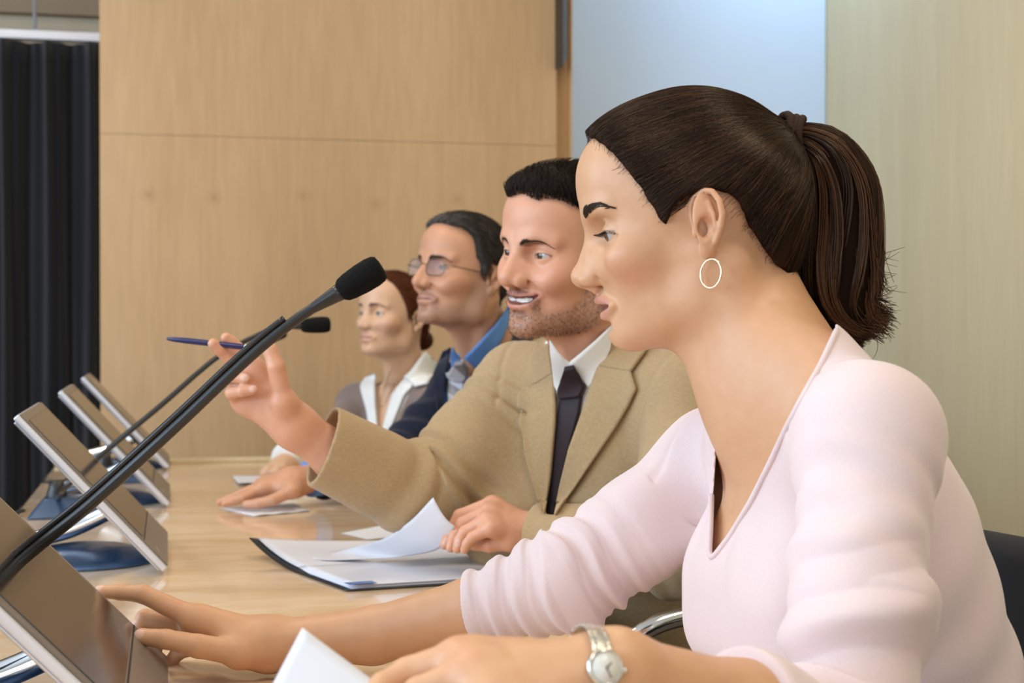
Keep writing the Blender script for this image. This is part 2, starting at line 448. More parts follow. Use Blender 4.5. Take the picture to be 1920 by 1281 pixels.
rf, nf_ = noise_col(M['foam'], (900, 900, 900), [(.3, (.004, .004, .004)), (.7, (.011, .0105, .01))], 2); lk(M['foam'], rf.outputs[0], bsdf(M['foam']).inputs['Base Color']); bump(M['foam'], nf_.outputs['Fac'], .9, .001)
M['lcd'] = mat('dark_lcd_glass', (.022, .020, .018), .16, 0, .85)
M['bezel'] = mat('grey_bezel', (.20, .175, .15), .33, .15)
M['gunmetal'] = mat('gunmetal_sky_tint', (.045, .085, .16), .22, .45, .8)  # gunmetal with the sky's blue reflection put into its base colour
M['darkline'] = mat('dark_seam', (.02, .02, .02), .6)
M['paper'] = mat('white_paper', (.68, .68, .71), .7, 0, .2)
M['paper_cool'] = mat('white_sheet', (.70, .69, .73), .6, 0, .3)
M['cover'] = mat('black_folder_cover', (.015, .016, .02), .35)
M['blue_edge'] = mat('blue_plastic', s2l('3f6fb0'), .3)
M['ink'] = mat('grey_print', (.45, .45, .5), .7)
M['pen'] = mat('navy_pen_plastic', s2l('1d1b52'), .25, 0, .6)
M['pen_white'] = mat('white_pen_plastic', (.8, .8, .72), .3)
M['black_cloth'] = mat('black_upholstery', (.008, .009, .013), .8)
M['lamp_glow'] = mat('lamp_diffuser', (.9, .88, .82), .5); bsdf(M['lamp_glow']).inputs['Emission Color'].default_value = (1, .86, .68, 1); bsdf(M['lamp_glow']).inputs['Emission Strength'].default_value = 3.0
# ------------------------------------------------------------------ heads
# head-local axes: x forward (face), y left, z up; origin between the ear holes; adult female size at scale 1
def heading(deg, pitch=0.0, roll=0.0):
    """rotation whose x axis faces -X of the room turned deg towards the camera (-Y), pitched down by pitch"""
    a = math.radians(180+deg)
    Rz = np.array(Matrix.Rotation(a, 3, 'Z')); Ry = np.array(Matrix.Rotation(math.radians(pitch), 3, 'Y')); Rx = np.array(Matrix.Rotation(math.radians(roll), 3, 'X'))
    return Rz @ Ry @ Rx
EAR_RIM = [(.003, .0015), (.0045, .011), (.0035, .021), (-.001, .0285), (-.008, .0318), (-.0155, .0295), (-.0205, .021), (-.0215, .010), (-.0185, -.001), (-.0135, -.0105), (-.0085, -.0165)]
def ear_y(u, v): return .0705-.42*(u-.003)+.02*v
def ear(S, k=.004):
    p3 = lambda u, v, dy=0: (u, ear_y(u, v)+dy, v)
    E = Sdf(S.fr)
    Rf = rot((0, 0, 1), 22)
    E.ell((-.0085, .0755, .007), (.0128, .0042, .0245), R=Rf, m=True)
    E.ell((-.0045, .0725, -.0155), (.0062, .0042, .0085), k=.005, m=True)                 # lobe
    E.chain([p3(u, v, .0005) for u, v in EAR_RIM], [.0016, .0022, .0025, .0026, .0027, .0027, .0027, .0027, .0026, .0024, .002], k=.0015, m=True)
    E.chain([p3(-.0115, .021, .001), p3(-.0145, .011, .0015), p3(-.0135, 0, .002), p3(-.008, -.008, .002)], [.0016, .002, .0022, .0018], k=.003, m=True)   # antihelix
    E.ell(p3(-.0058, .001, .0035), (.0058, .0036, .0082), 's', .005, m=True)               # concha
    E.ell(p3(.0025, -.002, .0015), (.003, .0028, .0045), k=.0025, m=True)                   # tragus
    E.ell(p3(-.0065, -.0105, .002), (.003, .0026, .0026), k=.002, m=True)
    S.group(E, k=k)
DEF = dict(jaw_w=.046, jaw_r=.017, jaw_z=-.056, chin=(.0775, 0, -.0775), chin_r=(.0155, .018, .0135), cheek=1.0, brow=.0075, brow_x=0.0, brow_z=0.0,
           nose_tip=(.1098, 0, -.0215), nose_r=.0098, bridge=(.0935, 0, .0165), bridge_r=.0078, mid=(.1055, 0, -.006), mid_r=.0068, ala=(.1, .0118, -.026),
           ala_r=(.0102, .0058, .0078), col=(.0985, 0, -.0335),
           ulip=[(.0985, 0, -.0452), (.0955, .0075, -.0448), (.089, .0165, -.0478), (.0785, .0245, -.0508)], ulip_r=[.0046, .0047, .0038, .0018],
           llip=[(.0952, 0, -.0592), (.0925, .009, -.0588), (.0868, .017, -.0565), (.0785, .0245, -.0518)], llip_r=[.0056, .0054, .0042, .0016],
           gap=[(.0985, 0, -.0522), (.095, .009, -.0522), (.088, .017, -.0517), (.079, .0235, -.0512)], gap_r=[.0018, .0016, .001, .0004],
           eye=(.0762, .0312, .0095), eye_r=.0122, ap=(.0895, .0312, .0082), ap_r=(.0085, .0138, .0042), teeth=None, smile=0.0, nostril=(.0035, -.0052, -.0088, 1.0), corner=None, lateral=None, neckpit=None,
           face=(.0385, 0, -.018), face_r=(.0505, .0585, .074), cran_r=(.093, .073, .0865))
def head_ops(S, p, female=True):
    q = dict(DEF); q.update(p)
    S.ell((.008, 0, .0355), q['cran_r'])
    S.ell((.058, 0, .063), (.0415, .05, .037), k=.03)
    S.ell(q['face'], q['face_r'], k=.02)
    S.cone((.004, q['jaw_w'], q['jaw_z']), (.068, .0135, -.0765), q['jaw_r'], .0135, k=.024, m=True)
    S.cone((-.002, q['jaw_w']+.004, -.02), (.004, q['jaw_w'], q['jaw_z']), .02, q['jaw_r'], k=.02, m=True)
    S.ell(q['chin'], q['chin_r'], k=.014)
    S.ell((.061, .0455, -.013), np.array((.0215, .0175, .0165))*q['cheek'], k=.02, m=True)
    S.ell((.0712, 0, -.05), (.0252, .0250, .0225), k=.014)
    if q['smile']:
        S.ell((.073, .037, -.024), (.0165, .0145, .0125), k=.012, m=True)
    S.chain([(.0935+q['brow_x'], .007, .0275+q['brow_z']), (.0905+q['brow_x'], .024, .0325+q['brow_z']), (.077+q['brow_x'], .046, .031+q['brow_z'])], [q['brow'], q['brow'], q['brow']*.75], k=.014, m=True)
    e = q['eye']
    S.ell((e[0]+.0173, e[1], e[2]+.001), (.0145, .0175, .0125), 's', .013, m=True)
    if q['lateral']: S.ell(*q['lateral'], 's', .012, m=True)
    S.chain([q['bridge'], q['mid'], q['nose_tip']], [q['bridge_r'], q['mid_r'], q['nose_r']*.86], k=.011)
    S.ell(q['nose_tip'], (q['nose_r'],)*3, k=.006)
    S.cone((q['nose_tip'][0]-.002, 0, q['nose_tip'][2]-.0045), q['col'], .0056, .0052, k=.005)
    S.ell(q['ala'], q['ala_r'], k=.0065, m=True)
    a = q['ala']
    no = q['nostril']; S.ell((a[0]+no[0], a[1]+no[1], a[2]+no[2]), (.0068, .0030*no[3], .0044*no[3]), 's', .0025, m=True, R=rot((0, 1, 0), 20) @ rot((0, 0, 1), -14))   # nostril
    # orbit, then eyelids: a ball over the eye with its opening
    e, r = q['eye'], q['eye_r']
    S.ell(e, (r+.0017,)*3, k=.006, m=True)
    S.chain([(e[0]+.0085, e[1]-.0125, e[2]+.0055), (e[0]+.0125, e[1]-.004, e[2]+.0098), (e[0]+.0115, e[1]+.006, e[2]+.0095), (e[0]+.006, e[1]+.0145, e[2]+.0055)], .0009, 's', .0025, m=True)   # lid crease
    S.ell(q['ap'], q['ap_r'], 's', .0009, m=True, R=rot((1, 0, 0), 4))
    # side of the nose, then lips laid on the face as it stands
    S.cone((.0965, .0085, -.010), (.084, .020, -.020), .0085, .010, k=.012, m=True)
    if q['corner']: S.ell(q['corner'][0], (q['corner'][1],)*3, 's', .014, m=True)
    def surf_x(y, z):
        x = .125
        for _ in range(40):
            d = float(ev(S.ops, S.fr.w((x, y, z))[None].astype(f4))[0])/S.fr.s; x -= d*.7
            if abs(d) < .0002: break
        return x
    def lay(pts, rad, dip):
        return [p if i == 0 else (min(max(p[0], surf_x(p[1], p[2])+d-r), p[0]+.012), p[1], p[2]) for i, (p, r, d) in enumerate(zip(pts, rad, dip))]
    q['ulip'] = lay(q['ulip'], q['ulip_r'], (0, .0014, .0009, .0005)); q['llip'] = lay(q['llip'], q['llip_r'], (0, .0014, .0009, .0005)); q['gap'] = lay(q['gap'], q['gap_r'], (0, .003, .0026, .0012))
    S.chain(q['ulip'], q['ulip_r'], k=.0062, m=True)
    S.chain(q['llip'], q['llip_r'], k=.0062, m=True)
    S.chain(q['gap'], q['gap_r'], 's', .0016, m=True)
    S.ell((.0915, 0, -.0685), (.005, .012, .003), 's', .008)                              # fold under the lip
    if q['smile']:
        S.chain([(.094, .0185, -.0225), (.0895, .0285, -.034), (.083, .0345, -.046), (.076, .036, -.055)], .0015*q['smile'], 's', .006, m=True)
    else:
        S.chain([(.0945, .0195, -.0265), (.0885, .0265, -.036), (.083, .030, -.043)], .0003, 's', .006, m=True)
    if q['teeth']: S.ell(*q['teeth'])
    ear(S)
    return q
# ------------------------------------------------------------------ skin, eyes, hands, hair helpers
def skin_mat(name, sss=.12, rough=.5):
    m = mat(name, (.6, .4, .3), rough-.03, 0, .42); b = bsdf(m)
    at = nd(m, 'ShaderNodeAttribute'); at.attribute_name = 'Col'
    tc = nd(m, 'ShaderNodeTexCoord'); n = nd(m, 'ShaderNodeTexNoise'); n.inputs['Scale'].default_value = 55; n.inputs['Detail'].default_value = 5
    lk(m, tc.outputs['Object'], n.inputs['Vector']); r = ramp(m, [(.3, (.97, .955, .945)), (.7, (1.02, 1.025, 1.025))]); lk(m, n.outputs['Fac'], r.inputs[0])
    mx = nd(m, 'ShaderNodeMixRGB'); mx.blend_type = 'MULTIPLY'; mx.inputs[0].default_value = 1
    lk(m, at.outputs['Color'], mx.inputs[1]); lk(m, r.outputs[0], mx.inputs[2]); lk(m, mx.outputs[0], b.inputs['Base Color'])
    b.inputs['Subsurface Weight'].default_value = sss; b.inputs['Subsurface Radius'].default_value = (1, .35, .2); b.inputs['Subsurface Scale'].default_value = .006
    n2 = nd(m, 'ShaderNodeTexNoise'); n2.inputs['Scale'].default_value = 700; n2.inputs['Detail'].default_value = 2
    lk(m, tc.outputs['Object'], n2.inputs['Vector']); bump(m, n2.outputs['Fac'], .12, .0006)
    return m
def hair_mat(name, tint=(1, 1, 1), rough=.36):
    m = mat(name, tint, rough, 0, .3); b = bsdf(m); b.inputs['Specular Tint'].default_value = (1, .78, .6, 1)
    at = nd(m, 'ShaderNodeAttribute'); at.attribute_name = 'Col'; lk(m, at.outputs['Color'], b.inputs['Base Color']); return m
def att_mat(name, rough=.3, spec=.5):
    m = mat(name, (1, 1, 1), rough, 0, spec); at = nd(m, 'ShaderNodeAttribute'); at.attribute_name = 'Col'; lk(m, at.outputs['Color'], bsdf(m).inputs['Base Color']); return m
def cloth_mat(name, c0, c1, scale=900, rough=.85, sheen=.2, bmp=.25, weave=False):
    m = mat(name, c0, rough, 0, .2); b = bsdf(m); b.inputs['Sheen Weight'].default_value = sheen; b.inputs['Sheen Roughness'].default_value = .5
    if weave:
        tc = nd(m, 'ShaderNodeTexCoord'); outs = []
        for sc_ in ((scale*.16, scale*.16, scale*2.2), (scale*1.6, scale*1.6, scale*.14)):
            mp = nd(m, 'ShaderNodeMapping'); mp.inputs['Scale'].default_value = sc_
            n = nd(m, 'ShaderNodeTexNoise'); n.inputs['Scale'].default_value = 1; n.inputs['Detail'].default_value = 3
            lk(m, tc.outputs['Object'], mp.inputs[0]); lk(m, mp.outputs[0], n.inputs['Vector']); outs.append(n)
        ad = nd(m, 'ShaderNodeMath'); ad.operation = 'ADD'; lk(m, outs[0].outputs['Fac'], ad.inputs[0]); lk(m, outs[1].outputs['Fac'], ad.inputs[1])
        hf = nd(m, 'ShaderNodeMath'); hf.operation = 'MULTIPLY'; hf.inputs[1].default_value = .5; lk(m, ad.outputs[0], hf.inputs[0]); fac = hf.outputs[0]
        r = ramp(m, [(.38, c0), (.62, c1)])
    else:
        tc = nd(m, 'ShaderNodeTexCoord'); n = nd(m, 'ShaderNodeTexNoise'); n.inputs['Scale'].default_value = scale; n.inputs['Detail'].default_value = 2
        lk(m, tc.outputs['Object'], n.inputs['Vector']); fac = n.outputs['Fac']; r = ramp(m, [(.35, c0), (.65, c1)])
    lk(m, fac, r.inputs[0]); lk(m, r.outputs[0], b.inputs['Base Color'])
    if bmp: bump(m, fac, bmp, .0006)
    return m
M['eye'] = att_mat('eye_surface', .06, .6)
M['teeth'] = mat('tooth_enamel', (.72, .70, .64), .2)

def mixc(col, m, c): return col*(1-m[:, None])+np.asarray(c)[None]*m[:, None]
def face_cols(col, L, q, lip, blush=(.0, (0, 0, 0)), brow=None, brow_c=(0, 0, 0), sc=1.0):
    """paint lips, cheeks, brows into the colour array of points L (head-local)"""
    A = L.copy(); A[:, 1] = np.abs(A[:, 1])
    near = (np.linalg.norm(L-V3(.06, 0, -.01), axis=1) < .125)
    A = np.where(near[:, None], A, 9.0)
    d1, _ = seg_dist(A, q['ulip'], np.array(q['ulip_r'])); d2, _ = seg_dist(A, q['llip'], np.array(q['llip_r']))
    d = np.minimum(d1, d2); m = 1-sstep(-.0002, .0019, d); col = mixc(col, m*.75, lip)
    dg, _ = seg_dist(A, q['gap'], np.array(q['gap_r'])); col = mixc(col, 1-sstep(.0002, .0012, dg), (.20, .06, .045))
    if blush[0]:
        b = np.exp(-((A-V3(.068, .05, -.022))**2).sum(1)/.022**2); col = mixc(col, b*blush[0], blush[1])
    nb = np.exp(-((A-V3(*q['nose_tip']))**2).sum(1)/.014**2); col = mixc(col, nb*.12, blush[1])
    if brow is not None:
        d, t = seg_dist(A*V3(.35, 1, 1), np.asarray(brow)*V3(.35, 1, 1)); wd = np.interp(t, [0, .15, .55, 1], [.0028, .0042, .0034, .0008])
        m = (1-sstep(wd*.55, wd*1.25, d))*(A[:, 0] > .05)*np.interp(t, [0, .1, .8, 1], [.75, 1, 1, .6]); col = mixc(col, m*.8, brow_c)
    ap = q['ap']; e = q['eye']
    # lash line round the opening
    R4 = rot((1, 0, 0), 4); u = (A-V3(*ap))@R4/np.asarray(q['ap_r']); k = np.sqrt(u[:, 1]**2+u[:, 2]**2)
    m = (np.abs(A[:, 0]-ap[0]) < .014)*(np.linalg.norm(A-V3(*e), axis=1) < q['eye_r']+.0035)
    lash = m*np.exp(-((k-1.0)/.16)**2)*np.where(u[:, 2] > -.1, 1.0, .35); col = mixc(col, np.clip(lash, 0, 1)*.75, (.035, .022, .018))
    # nostrils a little darker red inside
    return col
def add_eye(fr, q, gaze, parent, iris=(.16, .075, .03), sides=(1, -1), names='eye'):
    for sg in sides:
        e = V3(q['eye'][0], sg*q['eye'][1], q['eye'][2]); r = q['eye_r']
        n1, n2 = 56, 40; th = np.linspace(0.0, math.pi, n2); ph = np.arange(n1)*2*math.pi/n1
        g = np.asarray(gaze, float); g = g/np.linalg.norm(g)
        a = np.cross(g, (0, 0, 1)); a /= np.linalg.norm(a); b = np.cross(g, a)
        d = np.cos(th)[:, None, None]*g+np.sin(th)[:, None, None]*(np.cos(ph)[None, :, None]*a+np.sin(ph)[None, :, None]*b)
        rr = r*(1+.035*np.exp(-(th/.33)**2))[:, None, None]
        v = (e+d*rr).reshape(-1, 3); th_ = np.repeat(th, n1)
        col = np.tile(np.array((.48, .46, .45)), (len(v), 1))
        col = mixc(col, 1-sstep(.50, .56, th_), np.array(iris)); col = mixc(col, ((th_ > .42) & (th_ < .54))*.6, np.array(iris)*.25); col = mixc(col, 1-sstep(.20, .24, th_), (.006, .006, .006))
        i = np.arange(n2-1)[:, None]*n1; j = np.arange(n1)[None]; j2 = (j+1) % n1
        f = np.stack([i+j, i+n1+j, i+n1+j2, i+j2], -1).reshape(-1, 4)
        V = (fr.s*v) @ fr.R.T+fr.t
        np_mesh(names, V, f, M['eye'], parent, True, col)
def hair_lines(fr, pts_list, r0, r1, m, name, parent, col):
    """short hairs given as (n,m,3) head-local paths"""
    P = np.asarray(pts_list); sh = P.shape; Wd = (fr.s*P.reshape(-1, 3))@fr.R.T+fr.t
    c = np.tile(np.array(col), (sh[0], 1))*RNG.uniform(.7, 1.3, (sh[0], 1))
    return strands(name, Wd.reshape(sh), r0*fr.s, r1*fr.s, m, parent, c)
def brow_hairs(fr, ops, brow, n, m, parent, col, name='eyebrow', ln=.008, wd=.0032, r=.00026):
    B = spline(np.asarray(brow), 40)
    for sg in (1, -1):
        P = []
        for i in range(n):
            t = rnd.random(); k = int(t*37); p = B[k]; tn = B[k+2]-p; tn = tn/(np.linalg.norm(tn)+1e-9)
            w = np.interp(t, [0, .2, .6, 1], [.8, 1, .8, .25])*wd
            o = rnd.uniform(-1, 1); p = p+V3(0, 0, o*w); upw = np.interp(t, [0, .35, 1], [.9, .35, -.05])-o*.35
            d = tn+V3(0, 0, upw); d /= np.linalg.norm(d); f = rnd.uniform(.7, 1)
            P.append([(a[0]+.006, a[1]*sg, a[2]) for a in (p+d*ln*s_*f for s_ in (0, .35, .7, 1))])
        P = np.asarray(P); sh = P.shape
        Wd = snap(ops, (fr.s*P.reshape(-1, 3))@fr.R.T+fr.t, .0004, 4).reshape(sh)
        strands(name, Wd, r*fr.s, .0001*fr.s, m, parent, np.tile(np.array(col), (sh[0], 1))*RNG.uniform(.6, 1.4, (sh[0], 1)))
def poly2d_sd(L2, poly):
    """signed distance of 2-D points to a closed polygon (negative inside)"""
    P = np.asarray(poly, float); n = len(P); d = np.full(len(L2), 9.0); ins = np.zeros(len(L2), bool)
    for i in range(n):
        a, b = P[i], P[(i+1) % n]; e = b-a; w = L2-a; t = np.clip((w@e)/(e@e), 0, 1); d = np.minimum(d, np.linalg.norm(w-t[:, None]*e, axis=1))
        c = (a[1] > L2[:, 1]) != (b[1] > L2[:, 1])
        x = a[0]+(L2[:, 1]-a[1])/(b[1]-a[1]+1e-12)*(b[0]-a[0]); ins ^= c & (L2[:, 0] < x)
    return np.where(ins, -d, d).astype(f4)
def hand_ops(S, wrist, fingers, palm_r=.0125, k=.010, wr=.0225, kf=.0035, fr=None, wflat=None):
    """fingers: list of (joint points from knuckle to tip, radii); thumb first with its root"""
    G = Sdf()
    for i, (pts, rad) in enumerate(fingers):
        pts = [np.asarray(p, float) for p in pts]
        if i == 0: G.cone(wrist, pts[0], wr*.82, rad[0]*1.25, k=k*1.3)
        else: G.cone(wrist, pts[0], wr*.8, rad[0]*1.12, k=k*1.2)
    mc = [np.asarray(f[0][0], float) for f in fingers[1:]]
    for a, b in zip(mc[:-1], mc[1:]):
        G.cone(a*.9+np.asarray(wrist)*.1, b*.9+np.asarray(wrist)*.1, palm_r*.86, palm_r*.86, k=k)
    if len(mc) > 2:                                            # thenar pad
        G.cone(np.asarray(fingers[0][0][0])*.75+np.asarray(wrist)*.25, mc[0]*.65+np.asarray(wrist)*.35, palm_r*.95, palm_r*.8, k=k)
    for pts, rad in fingers:
        sp = [np.asarray(p, float) for p in pts]; R = list(rad)
        G.chain(sp, R, k=kf, kk=.003)
    S.group(G, k=.014)
def limb(S, pts, rad, k=.02, infl=0.0):
    for i in range(len(pts)-1): S.cone(pts[i], pts[i+1], rad[i], rad[i+1], k=k, infl=infl)
def nail_mask(V, Nn, spots):
    m = np.zeros(len(V))
    for c, n, r, ax in spots:
        c = np.asarray(c); n = np.asarray(n, float); n /= np.linalg.norm(n); d = V-c; ax = np.asarray(ax, float); ax = ax-n*(ax@n); ax /= np.linalg.norm(ax); s = np.cross(n, ax)
        e = np.sqrt(((d@ax)/(r*1.25))**2+((d@s)/r)**2)
        m = np.maximum(m, (1-sstep(.85, 1.05, e))*(np.linalg.norm(d, axis=1) < r*1.9)*((Nn@n) > .25))
    return m
def vnormals(V, Q):
    n = np.cross(V[Q[:, 2]]-V[Q[:, 0]], V[Q[:, 3]]-V[Q[:, 1]]); N = np.zeros_like(V)
    for i in range(4):
        for a in range(3): N[:, a] += np.bincount(Q[:, i], n[:, a], len(V))
    return N/(np.linalg.norm(N, axis=1)[:, None]+1e-12)
def hairs_on(V, N, pick, n, steps, ln, lift, ops, flow, off=.0006, jitter=.15):
    """grow n short hairs over a surface from the points in pick, following flow(p)->direction"""
    idx = RNG.choice(pick, n); p = V[idx].astype(f4)+RNG.normal(0, .0006, (n, 3)).astype(f4); out = [p.copy()]
    L = ln*RNG.uniform(.6, 1.25, n)
    for s_ in range(1, steps):
        d = flow(p)+RNG.normal(0, jitter, (n, 3)); g = grad(ops, p); d = d-g*(d*g).sum(1)[:, None]; d /= np.linalg.norm(d, axis=1)[:, None]+1e-9
        p = (p+d*(L/(steps-1))[:, None]).astype(f4); e = ev(ops, p); p = p-g*(e-off-lift*s_/(steps-1))[:, None]; out.append(p.copy())
    return np.stack(out, 1)
def panel(name, ops, A, B, n, m, mt, parent, off=.002, th=.002, depth=(0.5, 6), extra=None, D0=None):
    """cloth strip between two edge polylines given by their image points; laid on the surface by viewing rays and given thickness"""
    a = spline(A, n) if len(A) > 2 else np.linspace(A[0], A[1], n); b = spline(B, n) if len(B) > 2 else np.linspace(B[0], B[1], n)
    return panel_grid(name, ops, a[:, None]*(1-np.linspace(0, 1, m))[None, :, None]+b[:, None]*np.linspace(0, 1, m)[None, :, None], mt, parent, off, th, depth, extra)
def panel_grid(name, ops, G, mt, parent, off, th, depth, extra=None, cols=None, smooth_it=2):
    n, m, _ = G.shape; g = G.reshape(-1, 2)
    d = (CF+CR*((g[:, :1]-960)/FPX)-CU*((g[:, 1:]-640.5)/FPX)); ln = np.linalg.norm(d, axis=1)[:, None]
    P, ok = march(ops, CAM, d/ln, depth[0], depth[1]); P = P.astype(float)
    P3 = P.reshape(n, m, 3)
    for _ in range(smooth_it):
        Q3 = P3.copy(); Q3[1:-1, 1:-1] = .5*P3[1:-1, 1:-1]+.125*(P3[:-2, 1:-1]+P3[2:, 1:-1]+P3[1:-1, :-2]+P3[1:-1, 2:]); P3 = Q3
    P = P3.reshape(-1, 3); N = grad(ops, P.astype(f4), .004).astype(float)
    o = off if np.isscalar(off) else np.asarray(off).reshape(-1, 1)
    if extra is not None: o = o+extra(n, m).reshape(-1, 1)
    top = P+N*o; bot = P+N*(o-th)
    V = np.vstack([top, bot]); K = n*m
    i = np.arange(n-1)[:, None]*m; j = np.arange(m-1)[None]
    f = np.stack([i+j, i+j+1, i+m+j+1, i+m+j], -1).reshape(-1, 4); fb = f[:, ::-1]+K
    rim = np.concatenate([np.arange(m), np.arange(1, n)*m+m-1, (n-1)*m+np.arange(m-2, -1, -1), np.arange(n-2, 0, -1)*m]); r2 = np.roll(rim, -1)
    fr_ = np.stack([rim, rim+K, r2+K, r2], -1)
    # outward winding towards the camera
    c = V[f[len(f)//2]]; nn = np.cross(c[1]-c[0], c[2]-c[0])
    if nn@(CAM-c[0]) < 0: f, fb, fr_ = f[:, ::-1], fb[:, ::-1], fr_[:, ::-1]
    return np_mesh(name, V, [np.vstack([f, fb, fr_])], mt, parent, True, None if cols is None else np.vstack([cols, cols]))

def prism(poly, p_back=None, n_back=None):
    """distance to the cone of view rays inside an image polygon, kept to the front of a plane"""
    PX = np.asarray(poly, float)
    def fn(P):
        d = P.astype(float)-CAM; D = np.maximum(d@CF, .05); x = 960+FPX*(d@CR)/D; y = 640.5-FPX*(d@CU)/D
        o = poly2d_sd(np.stack([x, y], 1), PX)*(D/FPX)
        if p_back is not None:
            n = np.asarray(n_back)/np.linalg.norm(n_back); o = np.maximum(o, (np.asarray(p_back)-P)@n)
        return o.astype(f4)
    return fn
def lin(pts, n):
    P = np.asarray(pts, float); s = np.r_[0, np.cumsum(np.linalg.norm(np.diff(P, axis=0), axis=1))]; t = np.linspace(0, s[-1], n)
    return np.stack([np.interp(t, s, P[:, 0]), np.interp(t, s, P[:, 1])], 1)
def cloth_panel(name, ops, A, B, mt, parent, off, th, n=40, m=10, cols=None, curl=0.0):
    a, b = lin(A, n), lin(B, n); t = np.linspace(0, 1, m)[None, :, None]
    G = a[:, None]*(1-t)+b[:, None]*t
    ex = None if not curl else (lambda n, m: curl*np.tile(np.linspace(0, 1, m)**2, (n, 1)))
    return panel_grid(name, ops, G, mt, parent, off, th, (.5, 6), ex, cols)
def stubble_cols(col, L, c, amt, top=-.018):
    """beard shadow over jaw, chin and upper lip of a head-local point set"""
    A = L.copy(); A[:, 1] = np.abs(A[:, 1])
    jaw = [(.012, .062, -.022), (.012, .056, -.05), (.035, .045, -.072), (.070, .022, -.084), (.085, 0, -.08)]
    d, _ = seg_dist(A, jaw); m = 1-sstep(.016, .032, d)
    d2, _ = seg_dist(A, [(.102, .002, -.039), (.096, .014, -.041), (.086, .028, -.052), (.080, .026, -.068)]); m = np.maximum(m, 1-sstep(.004, .011, d2))
    m = m*(.75+.25*wob(L, 900))*(L[:, 2] > -.125)*(L[:, 0] > -.005)
    return mixc(col, np.clip(m, 0, 1)*amt, c), m

def out_of(ops, P, clear):
    """lift points that lie under the surface to clear metres above it"""
    P = np.asarray(P, f4).copy(); e = ev(ops, P); m = e < clear
    for _ in range(3):
        q = P[m]; d = ev(ops, q); g = grad(ops, q); P[m] = q+g*np.maximum(clear-d, 0)[:, None]
    return P.astype(float)
# ------------------------------------------------------------------ the room
ZT = 0.74                                                     # table top
YB = 4.30
def struct(name, lo, hi, m, bevel=0.0): return tag(box_obj(name, lo, hi, m, None, bevel), kind='structure')
struct('floor', (-3.1, -3.1, -.1), (2.3, 5.4, 0), M['carpet'])
struct('ceiling', (-3.1, -3.1, 3.0), (2.3, 5.4, 3.1), M['white'])
XL, XS0, XS1, XR = -.181, 1.128, 1.183, 2.15
# back wall: veneered leaf with a fine horizontal joint, its set-back edge strip, then the screen bay
zj = W(600, 262, 4.30/(math.cos(YAW)*1.0))[2]
zj = 1.083+ (610-262)/2800*4.29
struct('wall_back', (XL, YB, 0), (XS0, YB+.12, zj-.0006), M['veneer'])
struct('wall_back_upper', (XL, YB, zj+.0006), (XS0, YB+.12, 3.0), M['veneer'])
struct('trim_1', (XL, YB+.003, zj-.0007), (XS0, YB+.1, zj+.0007), M['darkline'])
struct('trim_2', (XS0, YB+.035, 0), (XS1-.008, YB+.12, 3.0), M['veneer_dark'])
struct('trim_3', (XS1-.008, YB+.02, 0), (XS1, YB+.12, 3.0), M['veneer'], .002)
struct('wall_right', (XR, -3.1, 0), (XR+.1, YB+.5, 3.0), M['veneer_pale'])
struct('wall_recess', (XS1, YB+.42, 0), (XR, YB+.5, 3.0), M['panel'])
scr = tag(box_obj('projection_screen', (XS1+.003, YB+.34, .35), (XR-.003, YB+.352, 2.85), M['screen']), 'pale blue-grey projection screen in the wall bay behind the ponytailed woman', 'projection screen')
# far left: curtain bay
struct('wall_far', (-3.1, 5.25, 0), (XL, 5.35, 2.02), M['panel'])
struct('wall_far_upper', (-3.1, 5.15, 2.11), (XL+.3, 5.35, 3.0), M['soffit'])
struct('wall_far_band', (-3.1, 5.2, 1.9), (XL+.3, 5.34, 2.12), M['panel'])
struct('wall_bay_side', (XL, YB+.12, 0), (XL+.1, 5.3, 3.0), M['veneer'])
# left wall with three window openings, wall behind the camera with two
def wall_with_openings(name, axis, pos, span, holes, thick=.1):
    bm = bmesh.new(); cuts = sorted(holes); a = span[0]
    def bx(u0, u1, z0, z1):
        if axis == 'x': add_box(bm, (pos-thick/2, (u0+u1)/2, (z0+z1)/2), (thick, u1-u0, z1-z0))
        else: add_box(bm, ((u0+u1)/2, pos-thick/2, (z0+z1)/2), (u1-u0, thick, z1-z0))
    for u0, u1 in cuts:
        bx(a, u0, 0, 3.0); bx(u0, u1, 0, .85); bx(u0, u1, 2.65, 3.0); a = u1
    bx(a, span[1], 0, 3.0)
    return tag(bm_obj(name, bm, M['white']), kind='structure')
LW = [(-1.3, .1), (.3, 1.7), (1.8, 3.2)]; FW = [(-1.6, -.2), (.2, 1.6)]
wall_with_openings('wall_left', 'x', -3.0, (-3.1, 5.3), LW)
wall_with_openings('wall_front', 'y', -3.0, (-3.1, 2.2), FW)
def window(n, axis, pos, u0, u1):
    bm = bmesh.new(); t = .05
    def bx(a, b, z0, z1):
        if axis == 'x': add_box(bm, (pos-.05, (a+b)/2, (z0+z1)/2), (.06, b-a, z1-z0))
        else: add_box(bm, ((a+b)/2, pos-.05, (z0+z1)/2), (b-a, .06, z1-z0))
    bx(u0, u0+t, .85, 2.65); bx(u1-t, u1, .85, 2.65); bx(u0+t, u1-t, .85, .9); bx(u0+t, u1-t, 2.6, 2.65); m = (u0+u1)/2; bx(m-.02, m+.02, .9, 2.6)
    tag(bm_obj('window_%d' % n, bm, M['alu']), kind='structure')
for i, (a, b) in enumerate(LW): window(i+1, 'x', -3.0, a, b)
for i, (a, b) in enumerate(FW): window(i+4, 'y', -3.0, a, b)
